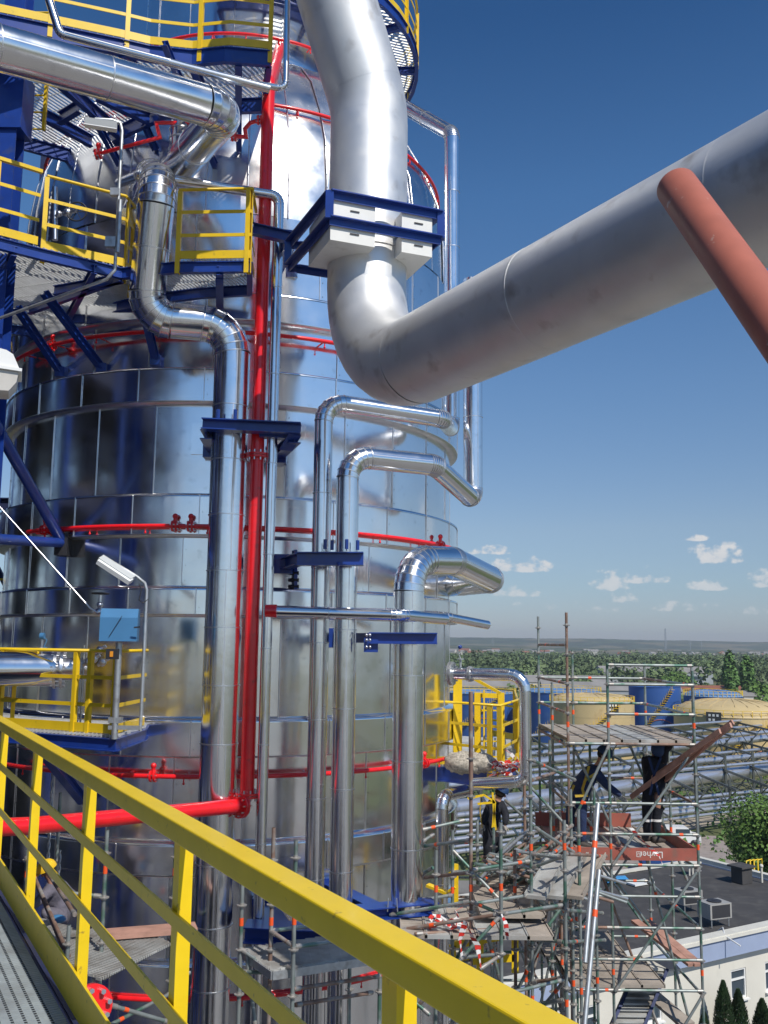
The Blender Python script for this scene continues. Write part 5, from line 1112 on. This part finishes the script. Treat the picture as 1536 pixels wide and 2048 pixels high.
# heap of stacked tubes and boards
hp=thing('tube_pile','heap of stacked scaffold tubes and boards at the right foot of the column','pile',P(1010,1760,15.5)); rnd=random.Random(31)
for k in range(60):
    px=rnd.uniform(950,1070); py=rnd.uniform(1745,1810); d=rnd.uniform(14.2,15.8); a=P(px,py,d); l=rnd.uniform(1.0,2.2); 
    if rnd.random()<.6: v=V((.5+rnd.uniform(-.15,.15),.75,.12))
    else: v=V((.7,.5+rnd.uniform(-.4,.4),-.25)); a=a+V((0,0,.35))
    b=a+v.normalized()*l
    mb=MB(); mb.tube([a,b],.024,8); c_=a.lerp(b,rnd.random()*.8+.05); (mb.tube([c_,c_+(b-a).normalized()*.06],.0265,8,True,1) if k%3==0 else 0); link('tube',mb,[rnd.choice(['tubeG','tubeG','tubeR','galv']),'mark'],hp)
for k in range(5):
    mb=MB(); a=P(975+k*5,1770-k*6,14.8+k*.04); b=P(1035+k*5,1735-k*6,15.8); mb.bar(a,b,.3,.04); link('board',mb,rnd.choice(['deckW','deckW','deckS']),hp)
# ---- support deck under the near pipes (bottom centre)
s4=scaf('scaffold deck wrapped round the silver pipes at the bottom centre',(-1.5,12,0))
for px,top,d,m in [(481,1760,11.8,'tubeG'),(541,1655,11.6,'tubeR'),(587,1680,11.3,'tubeG'),(760,1900,12.6,'tubeG'),(700,1900,13.2,'tubeG')]:
    p=VZ(P(px,1900,d),top); std(s4,p.x,p.y,.1,p.z,P(px,1899,d).z,m)
z4_=P(545,1935,11.4).z; pA=V((P(482,1900,11.9).x,0,0)); 
dk=[G(482,1898,z4_),G(545,1942,z4_),G(790,1905,z4_),G(740,1860,z4_)]
mb=MB(); grating(mb,[tuple(p)[:2] for p in dk],z4_,R_(8),.045,.12,.03,.012); link('deck_grating',mb,'deckS',s4)
mb=MB()
for a,b in ((0,1),(1,2),(2,3)): mb.bar(dk[a]-V((0,0,.05)),dk[b]-V((0,0,.05)),.04,.09)
link('deck_frame',mb,'galv',s4)
for a in [(541,1862,11.6,640,1850,12.2),(541,1862,11.6,587,1892,11.3),(587,1894,11.3,760,1870,12.2),(587,1978,11.3,760,1952,12.4),(481,1898,11.8,541,1940,11.6),(481,1944,11.8,545,1945,11.6),(590,2010,11.4,745,1985,12.4),(541,1930,11.6,587,1935,11.3)]: LG(s4,*a)
for a in [(492,1900,11.8,512,2060,11.8),(790,1970,12.6,860,2030,12.4),(800,2050,12.6,860,1985,12.4)]: LG(s4,*a,None,'brace')
# ---- left scaffold with crouching worker
s5=scaf('scaffold stage behind the yellow handrail at the lower left',(-5,13,0))
for px,top,d,m in [(205,1660,11.6,'tubeG'),(345,1668,12.6,'tubeG'),(106,1585,14.1,'tubeG'),(138,1850,11.2,'tubeG'),(46,1700,13.6,'tubeG')]:
    p=VZ(P(px,1850,d),top); std(s5,p.x,p.y,.1,p.z,P(px,1795,d).z,m)
z5=P(205,1905,11.6).z
dk=[G(140,1893,z5),G(175,1965,z5),G(345,1900,z5),G(270,1868,z5),G(150,1870,z5)]
dk=[G(60,1830,z5),G(130,1925,z5),G(200,1960,z5),G(343,1888,z5),G(290,1862,z5),G(150,1858,z5)]
mb=MB(); grating(mb,[tuple(p)[:2] for p in dk],z5,R_(-30),.04,.10,.03,.014); link('deck_grating',mb,'deckS',s5)
mb=MB(); mb.box((G(270,1886,z5)+G(240,1872,z5))/2+V((.25,.15,.06)),1.1,.32,.05,(V((.94,.3,0)).normalized(),V((-.3,.94,0)).normalized(),EZ)); link('deck_board',mb,'plank',s5)
for a in [(205,1957,11.6,345,1885,12.6),(345,1885,12.6,200,1862,13.6),(130,1785,11.6,205,1793,11.6),(52,1715,13.5,138,1912,11.2),(60,1735,13.4,132,1912,11.3),(205,1957,11.6,140,1880,12.2),(220,2010,11.4,340,2045,12),(205,2058,11.6,345,1985,12.6),(380,1945,12.8,345,1960,12.6)]: LG(s5,*a)
LG(s5,150,1830,11.3,60,1690,13.7,None,'brace')
# wrapped cable column / rope in front of the tower
for i,(px,y0,y1,lb) in enumerate([(108,1512,1735,'twisted grey rope hanging in front of the column left of the handrail posts'),(120,1700,1760,'short twisted rope with hook beside the yellow helmet')]):
    p=P(px,y0,13.9); mb=MB(); L2_=(VZ(p,y0)-VZ(p,y1)).length; n=int(L2_/.02)
    for s in (0,PI): mb.tube([VZ(p,y1)+V((.014*math.cos(k*.45+s),.014*math.sin(k*.45+s),L2_*k/n)) for k in range(n+1)],.012,5)
    tag(link('rope',mb,'galv'),lb,'rope')
# ================================================================ carried planks
t=thing('plank_bundle','two thin reddish boards being passed up by the workers','plank',P(1290,1610,17)); 
for k,(a,b,c_,d_) in enumerate([(1262,1594,1466,1444),(1300,1560,1440,1462),(1330,1560,1462,1450)]):
    mb=MB(); p=P(a,b,17.6-.15*k); q=P(c_,d_,15.6-.1*k); mb.bar(p,q,.035,.085,(0,0,1)); link('board',mb,'plank',t)
# ================================================================ foreground walkway and handrail
DR=V((-.486,.874,0)).normalized(); P0=V((0,1.827,0)); NI=V((-DR.y*1,DR.x,0)); NI=V((-.874,-.486,0)).normalized()
wk=thing('walkway','steel grating walkway in the bottom left corner with a thick yellow handrail','walkway',V((0,0,H-1.43)))
s0,s1_=-2.3,11.5
def LP(s,n=0,z=0): return P0+DR*s+NI*n+V((0,0,H+z))
def Lbox(name,s0,s1,n0,n1,z0,z1,m,mbx=None):
    mb=mbx or MB(); mb.box(P0+DR*(s0+s1)/2+NI*(n0+n1)/2+V((0,0,H+(z0+z1)/2)),n1-n0,s1-s0,z1-z0,(NI,DR,EZ))
    return link(name,mb,m,wk) if mbx is None else None
M['yellowF']=mat('thick_yellow_paint',(.86,.59,.010),.40,0,.05,9,coat=.1,dirt=(.42,.27,.03),dirts=30,dirtlo=.66,dirthi=.74,bump=.18,bs=70,bdist=.0012)
mb=MB(); mb.box(LP((s0+s1_)/2,.033,-.528),.066,s1_-s0,.056,(NI,DR,EZ)); 
hr=link('handrail',mb,'yellowF',wk)
bv=hr.modifiers.new('bevel','BEVEL'); bv.width=.004; bv.segments=2
for z in (-.785,-1.035): Lbox('mid_rail',s0,s1_,.026,.034,z-.02,z+.02,'yellowF')
Lbox('toe_plate',s0,s1_,.026,.036,-1.43,-1.285,'yellowF')
for k in range(-1,9):
    s=1.25*k-.075; mb=MB(); mb.box(LP(s,.016,-1.0),.008,.052,.9,(NI,DR,EZ)); mb.box(LP(s-.0225,-.0045,-1.0),.033,.007,.9,(NI,DR,EZ)); link('post',mb,'yellowF',wk)
M['grateF']=mat('grey_grating',(.40,.45,.47),.5,.25,.10,14,dirt=(.28,.30,.31),dirts=6); M['holeF']=mat('grating_hole',(.03,.035,.04),.8)
mb=MB(); s=-1.9
while s<9.5:
    mb.box(LP(s,.75,-1.445),1.36,.0215,.03,(NI,DR,EZ)); s+=.024
link('bearing_bars',mb,'grateF',wk)
mb=MB(); n=.12
while n<1.40:
    s=-1.9
    while s<9.5:
        mb.box(LP(s,n,-1.4292),.011,.013,.0012,(NI,DR,EZ)); s+=.024 if s<5 else .048
    n+=.0445
link('perforation_rows',mb,'holeF',wk)
mb=MB(); mb.box(LP(3.7,.05,-1.50),.02,11.6,.08,(NI,DR,EZ)); mb.box(LP(3.7,1.47,-1.57),.08,11.6,.2,(NI,DR,EZ)); mb.box(LP(3.7,-.02,-1.58),.09,11.6,.2,(NI,DR,EZ)); link('side_beam',mb,'dkst',wk)
for s,n in ((2.3,.36),(2.15,.30)): mb=MB(); mb.box(LP(s,n,-1.426),.045,.05,.008,(NI,DR,EZ)); mb.tube([LP(s,n,-1.43),LP(s,n,-1.416)],.014,10); link('grating_clip',mb,'bolt',wk)
# red valve wheel / pipe below the walkway
t=thing('red_blind_flange','red bolted blind flange just below the walkway edge','flange',P(198,2005,4.2)); c=P(183,2012,4.9); nn=V((.55,-.8,.15)).normalized(); mb=MB(); mb.tube([c-nn*.02,c+nn*.015],.10,32); link('disc',mb,'red',t)
mb=MB(); u=nn.orthogonal().normalized(); w=nn.cross(u)
for k in range(8): a=2*PI*k/8+.3; q=c+u*.076*math.cos(a)+w*.076*math.sin(a); mb.tube([q,q+nn*.05],.013,6,True,0,False)
link('bolts',mb,'bolt',t); mb=MB(); mb.tube([c-nn*.02,c-nn*1.2+V((0,.8,-.5))],.06,20); link('stub',mb,'red',t)
# red strut close to the camera on the right
t=thing('round_strut','chipped brick red round steel bar crossing the upper right corner','strut',P(1350,350,2.6)); mb=MB(); a=P(1353,374,2.55); b=P(1640,779,1.95); mb.tube([a,a+(b-a)*.0001+ (b-a).normalized()*.002,b],.0575,40,True,0,True,[.0555,.0575,.0575]); link('bar',mb,'redox',t)
# ================================================================ people
M['navy']=mat('navy_overall',(.018,.035,.10),.85,0,.25,9,bump=.5,bs=18,bdist=.02); M['navyD']=mat('dark_overall',(.012,.014,.022),.9,0,.3,9,bump=.5,bs=18,bdist=.02)
M['greyC']=mat('grey_overall',(.13,.12,.15),.9,0,.2,9,bump=.6,bs=16,bdist=.025); M['skin']=mat('skin',(.42,.21,.14),.55,0,.08,20); M['harness']=mat('harness_webbing',(.50,.33,.03),.7); M['helmetY']=mat('yellow_helmet',(.80,.50,.02),.35); M['helmetB']=mat('dark_blue_cap',(.015,.05,.14),.6); M['boot']=mat('boot_leather',(.05,.04,.035),.7); M['hair']=mat('dark_hair',(.02,.015,.012),.8); M['gloveG']=mat('grey_glove',(.35,.32,.28),.8)
def skinmesh(name,verts,edges,m,parent,sub=2,root=0):
    o0=WO[parent.name]; me=bpy.data.meshes.new(name); me.from_pydata([tuple(V(v[0])-o0) for v in verts],edges,[]);
    o=bpy.data.objects.new(name,me); COL.objects.link(o); o.parent=parent
    sk=o.modifiers.new('skin','SKIN'); sk.use_smooth_shade=True
    if len(me.skin_vertices)==0:
        import bmesh; bm=bmesh.new(); bm.from_mesh(me); bm.verts.layers.skin.verify(); bm.to_mesh(me); bm.free()
    d=me.skin_vertices[0].data
    for i,v in enumerate(verts): 
        r=v[1]; d[i].radius=(r,r) if not isinstance(r,tuple) else r; d[i].use_root=(i==root)
    sb=o.modifiers.new('sub','SUBSURF'); sb.levels=sub; sb.render_levels=sub
    dg=bpy.context.evaluated_depsgraph_get(); ev=o.evaluated_get(dg); nm=bpy.data.meshes.new_from_object(ev); o.modifiers.clear(); o.data=nm; nm.materials.clear(); nm.materials.append(M[m])
    for p in nm.polygons: p.use_smooth=True
    WO[o.name]=o0.copy(); return o
def person(label,J,top,legs,hat,group=None,k=1.0,headr=.105,face=(1,0,0),bulk=1.0):
    """J: joints in world space: pelvis,chest,neck,head,sho l/r,elb l/r,wri l/r,hip l/r,kne l/r,ank l/r"""
    t=thing('person',label,'person',J['pelvis'],group); F=V(face).normalized(); hd=V(J['head']); up=(hd-V(J['neck'])).normalized(); sd=F.cross(up).normalized(); F=up.cross(sd)*-1 if up.cross(sd).dot(F)<0 else up.cross(sd)
    names=['pelvis','belly','chest','neck','head']
    vs=[(J['pelvis'],.125*k),(V(J['pelvis']).lerp(V(J['chest']),.5),.12*k),(J['chest'],.145*k),(J['neck'],.055*k),(hd-up*.04,.075*k),(hd+up*.06,.085*k)]; ed=[(0,1),(1,2),(2,3),(3,4),(4,5)]
    def chain(root,pts):
        i=root
        for p,r in pts: vs.append((p,r)); ed.append((i,len(vs)-1)); i=len(vs)-1
    for s in ('l','r'):
        chain(2,[(J['sho'+s],.075*k),(V(J['sho'+s]).lerp(V(J['elb'+s]),.5),.058*k),(J['elb'+s],.05*k),(V(J['elb'+s]).lerp(V(J['wri'+s]),.5),.043*k),(J['wri'+s],.03*k)])
        chain(0,[(J['hip'+s],.10*k),(V(J['hip'+s]).lerp(V(J['kne'+s]),.5),.085*k),(J['kne'+s],.062*k),(V(J['kne'+s]).lerp(V(J['ank'+s]),.4),.06*k),(J['ank'+s],.042*k)])
    b=skinmesh('body',[(p,r*(.8 if i not in (3,4,5) else 1)) for i,(p,r) in enumerate(vs)],ed,'skin',t,2)
    # overall: the same skeleton a touch thicker without head and hands
    ov=[(p,(r*1.16+.012)*(bulk if i<3 else 1)) for i,(p,r) in enumerate(vs)]; ov2=ov[:3]+[(V(J['chest']).lerp(V(J['neck']),.75),.07*k)]; e2=[(0,1),(1,2),(2,3)]; base=6; m_={}
    for i in range(6,len(ov)): m_[i]=len(ov2); ov2.append(ov[i])
    for a,bb in ed:
        if bb>=6: e2.append((m_.get(a,a),m_[bb]))
    # sleeves stop before the wrist
    skinmesh('overall',ov2,e2,top,t,2)
    # face
    mb=MB(); c=hd+up*.01
    mb.ball(c+F*.085*k-up*.005,.018,8,6,0,(1,1,1.2)); 
    for s in (-1,1): mb.ball(c+sd*s*.088*k,.024,8,6)
    link('nose_and_ears',mb,'skin',t); mb=MB()
    for s in (-1,1): mb.ball(c+F*.083*k+sd*s*.034+up*.025,.011,8,6)
    link('eyes',mb,'dark',t)
    mb=MB(); mb.ball(hd+up*.055-F*.018,.103*k,16,12); 
    mb2=MB(); 
    for v in mb.v: pass
    if hat=='helmetY' or hat=='helmetB':
        hb=MB(); n=16; c2=hd+up*.055
        vs_=[];prof=[(.128,0),(.125,.03),(.112,.075),(.08,.112),(.04,.128),(0.004,.132)]
        for r,z in prof:
            for j in range(n): a=2*PI*j/n; vs_.append(c2+(F*math.cos(a)*r*1.12+sd*math.sin(a)*r+up*z)*k)
        hb.add(vs_,[(i*n+j,i*n+(j+1)%n,(i+1)*n+(j+1)%n,(i+1)*n+j) for i in range(len(prof)-1) for j in range(n)],0,True)
        if hat=='helmetY': hb.add([c2+(F*.13+sd*.10)*k,c2+(F*.13-sd*.10)*k,c2+(F*.19-sd*.06-up*.015)*k,c2+(F*.19+sd*.06-up*.015)*k],[(0,1,2,3)])
        link('helmet' if hat=='helmetY' else 'cap',hb,hat,t)
    hb=MB(); hb.ball(hd+up*.03-F*.025,.092*k,14,10,0,(1,1,.95)); link('hair',hb,'hair',t)
    # hands: palm + five fingers
    for s in ('l','r'):
        w=V(J['wri'+s]); e=V(J['elb'+s]); d=(w-e).normalized(); hx=V(J.get('curl',(0,0,-1))); hx=(hx-d*hx.dot(d)).normalized(); sx=d.cross(hx)
        hb=MB(); hb.box(w+d*.05,.075,.09,.028,(sx,d,hx))
        for f in range(4):
            b0=w+d*.09+sx*(.028-.019*f); l=(.07,.08,.075,.06)[f]; hb.tube([b0,b0+d*l*.5+hx*.008,b0+d*l*.7+hx*l*.45],.009,6,True,0,True,[.0095,.009,.007])
        tb0=w+d*.03+sx*.036; hb.tube([tb0,tb0+d*.03+sx*.025+hx*.012,tb0+d*.06+sx*.02+hx*.03],.01,6,True,0,True,[.011,.01,.008])
        link('hand',hb,'gloveG' if top!='greyC' else 'skin',t)
    for s in ('l','r'):
        a=V(J['ank'+s]); fd=V(J.get('foot',F)); fd.z=0; fd.normalize(); hb=MB(); sx=fd.cross(EZ)
        pv=[]
        for x_,w_,h_ in ((-.09,.04,.10),(-.02,.048,.12),(.08,.05,.075),(.17,.038,.045)):
            for q in ((-1,0),(1,0),(1,1),(-1,1)): pv.append(a+fd*x_+sx*(w_*q[0])+V((0,0,-.085+h_*q[1])))
        hb.add(pv,[(0,3,2,1),(12,13,14,15)]+[(4*i+j,4*i+(j+1)%4,4*i+4+(j+1)%4,4*i+4+j) for i in range(3) for j in range(4)],0,True); link('boot',hb,'boot',t)
    return t
def strap(t,pts,w=.045,m='harness',nm='harness'):
    mb=MB(); 
    for i in range(len(pts)-1): mb.bar(pts[i],pts[i+1],w,.012,(0,-1,.2))
    link(nm,mb,m,t)
# bending worker (left of the pair on the tower)
D=17.6; q=lambda px,py,d=D: P(px,py,d)
J=dict(pelvis=q(1155,1580),chest=q(1187,1545),neck=q(1198,1528,D-.05),head=q(1206,1512,D-.08),shol=q(1180,1540,D+.15),shor=q(1192,1545,D-.2),elbl=q(1155,1562,D+.2),wril=q(1140,1590,D+.1),elbr=q(1215,1572,D-.25),wrir=q(1243,1592,D-.3),hipl=q(1150,1592,D+.1),hipr=q(1160,1592,D-.1),knel=q(1140,1634,D+.1),kner=q(1164,1638,D-.1),ankl=q(1142,1680,D+.25),ankr=q(1164,1684,D-.0),foot=(1,-.3,0))
w1=person('person in navy overalls and dark blue cap, bending forward with one arm reaching down',J,'navy','navy','helmetB',None,1.06,face=(.9,-.35,-.3),bulk=1.18)
w1['category']='person'
strap(w1,[q(1178,1532,D-.42),q(1172,1555,D-.42),q(1165,1578,D-.3),q(1170,1600,D-.3)]); strap(w1,[q(1195,1545,D-.44),q(1170,1560,D-.44)]); strap(w1,[q(1148,1570,D-.2),q(1136,1600,D-.2)]); strap(w1,[q(1150,1592,D-.3),q(1176,1590,D-.3)],.05)
# standing worker, back to the camera, arms up
D=17.4
J=dict(pelvis=q(1306,1585),chest=q(1309,1530),neck=q(1310,1508),head=q(1316,1500,D-.02),shol=q(1293,1520,D),shor=q(1326,1522,D),elbl=q(1296,1548,D+.15),wril=q(1300,1575,D+.35),elbr=q(1330,1500,D-.15),wrir=q(1345,1488,D-.2),hipl=q(1297,1592,D),hipr=q(1314,1592,D),knel=q(1294,1636,D+.03),kner=q(1313,1636,D+.03),ankl=q(1294,1672,D+.1),ankr=q(1313,1675,D+.05),foot=(.8,.3,0))
w2=person('person in dark overalls seen from behind, standing and holding up the reddish boards',J,'navyD','navyD','helmetB',None,1.06,face=(.35,.9,0),bulk=1.3)
strap(w2,[q(1298,1515,D-.26),q(1308,1550,D-.28),q(1300,1590,D-.24)],.04,'navy'); strap(w2,[q(1322,1515,D-.26),q(1308,1550,D-.28),q(1318,1590,D-.24)],.04,'navy'); mb=MB(); mb.ball(q(1337,1555,D-.1),.09,10,8,0,(1,.8,1.3)); link('tool_pouch',mb,'navyD',w2); 
for px in (1294,1313): mb=MB(); mb.ring(q(px,1640,D+.03),(0,0,1),.085,.04,.006,12); link('reflective_band',mb,'tape',w2)
# crouching worker with yellow helmet, lower left
D=13.3
J=dict(pelvis=q(128,1822,D),chest=q(112,1778,D),neck=q(104,1762,D-.05),head=q(97,1745,D-.08),shol=q(120,1768,D+.16),shor=q(100,1780,D-.18),elbl=q(138,1785,D+.2),wril=q(150,1790,D+.05),elbr=q(80,1800,D-.3),wrir=q(62,1815,D-.35),hipl=q(132,1830,D+.12),hipr=q(122,1836,D-.1),knel=q(100,1812,D+.1),kner=q(86,1822,D-.25),ankl=q(118,1852,D+.15),ankr=q(108,1856,D-.1),foot=(-.9,-.4,0))
w3=person('person in grey overalls and yellow helmet crouching on the scaffold behind the handrail',J,'greyC','greyC','helmetY',None,.95,face=(-.8,-.5,-.35))
mb=MB(); mb.ball(q(116,1838,D-.3),.09,12,8,0,(1.2,.8,.6)); link('knee_pad',mb,'lblue',w3)
# fourth worker, just a dark back with yellow straps beneath the small platform
D=16.9
J=dict(pelvis=q(985,1650,D),chest=q(990,1612,D),neck=q(995,1598,D),head=q(1000,1588,D),shol=q(982,1608,D),shor=q(1003,1610,D),elbl=q(972,1630,D-.1),wril=q(965,1650,D-.2),elbr=q(1012,1630,D-.1),wrir=q(1010,1652,D-.2),hipl=q(978,1656,D),hipr=q(992,1656,D),knel=q(975,1695,D-.1),kner=q(993,1695,D-.1),ankl=q(976,1735,D),ankr=q(994,1735,D),foot=(-.5,.8,0))
w4=person('person in dark clothes with yellow straps, half hidden beneath the small yellow platform',J,'navyD','navyD','helmetB',None,1.0,face=(.3,.9,0))
for px in (962,990): strap(w4,[q(px,1590,D-.25),q(px-2,1625,D-.27),q(px+3,1660,D-.25)],.016)
mb=MB()
for a,b,c_,d_ in ((935,1597,968,1590),(968,1590,990,1604),(955,1608,990,1604),(985,1585,990,1660),(990,1604,985,1655)): mb.bar(P(a,b,16.0),P(c_,d_,16.0),.05,.03)
tag(link('safety_gate',mb,'yellow'),'bent yellow safety gate hanging under the small right platform','gate')
for (px,py,h,lb) in ((895,1720,60,'upright yellow post with hooks right of the drain pipe'),):
    t=thing('yellow_post',lb,'post',P(910,1805,15.0)); b=P(910,1750,15.0); mb=MB(); mb.bar(VZ(b,1808),VZ(b,1728),.10,.06,(0,1,0)); link('upright',mb,'yellow',t); mb=MB(); mb.bar(P(897,1748,15),P(910,1740,14.95),.04,.03); mb.bar(P(897,1782,15),P(910,1774,14.95),.04,.03); mb.bar(P(855,1770,15.3),P(905,1790,15.1),.12,.04); link('hook',mb,'yellow',t)
t=thing('guard_rail','yellow guard frame low down under the near scaffold deck','frame',P(980,1950,14.5)); mb=MB()
for a,b,c_,d_ in ((905,1890,905,1950),(960,1880,960,1960),(1030,1868,1030,1945),(905,1890,1030,1868),(905,1925,1030,1915)): mb.bar(P(a,b,14.6),P(c_,d_,14.6),.10,.05,(0,1,0))
link('bars',mb,'yellow',t)
for px in range(870,925,9): 
    pass
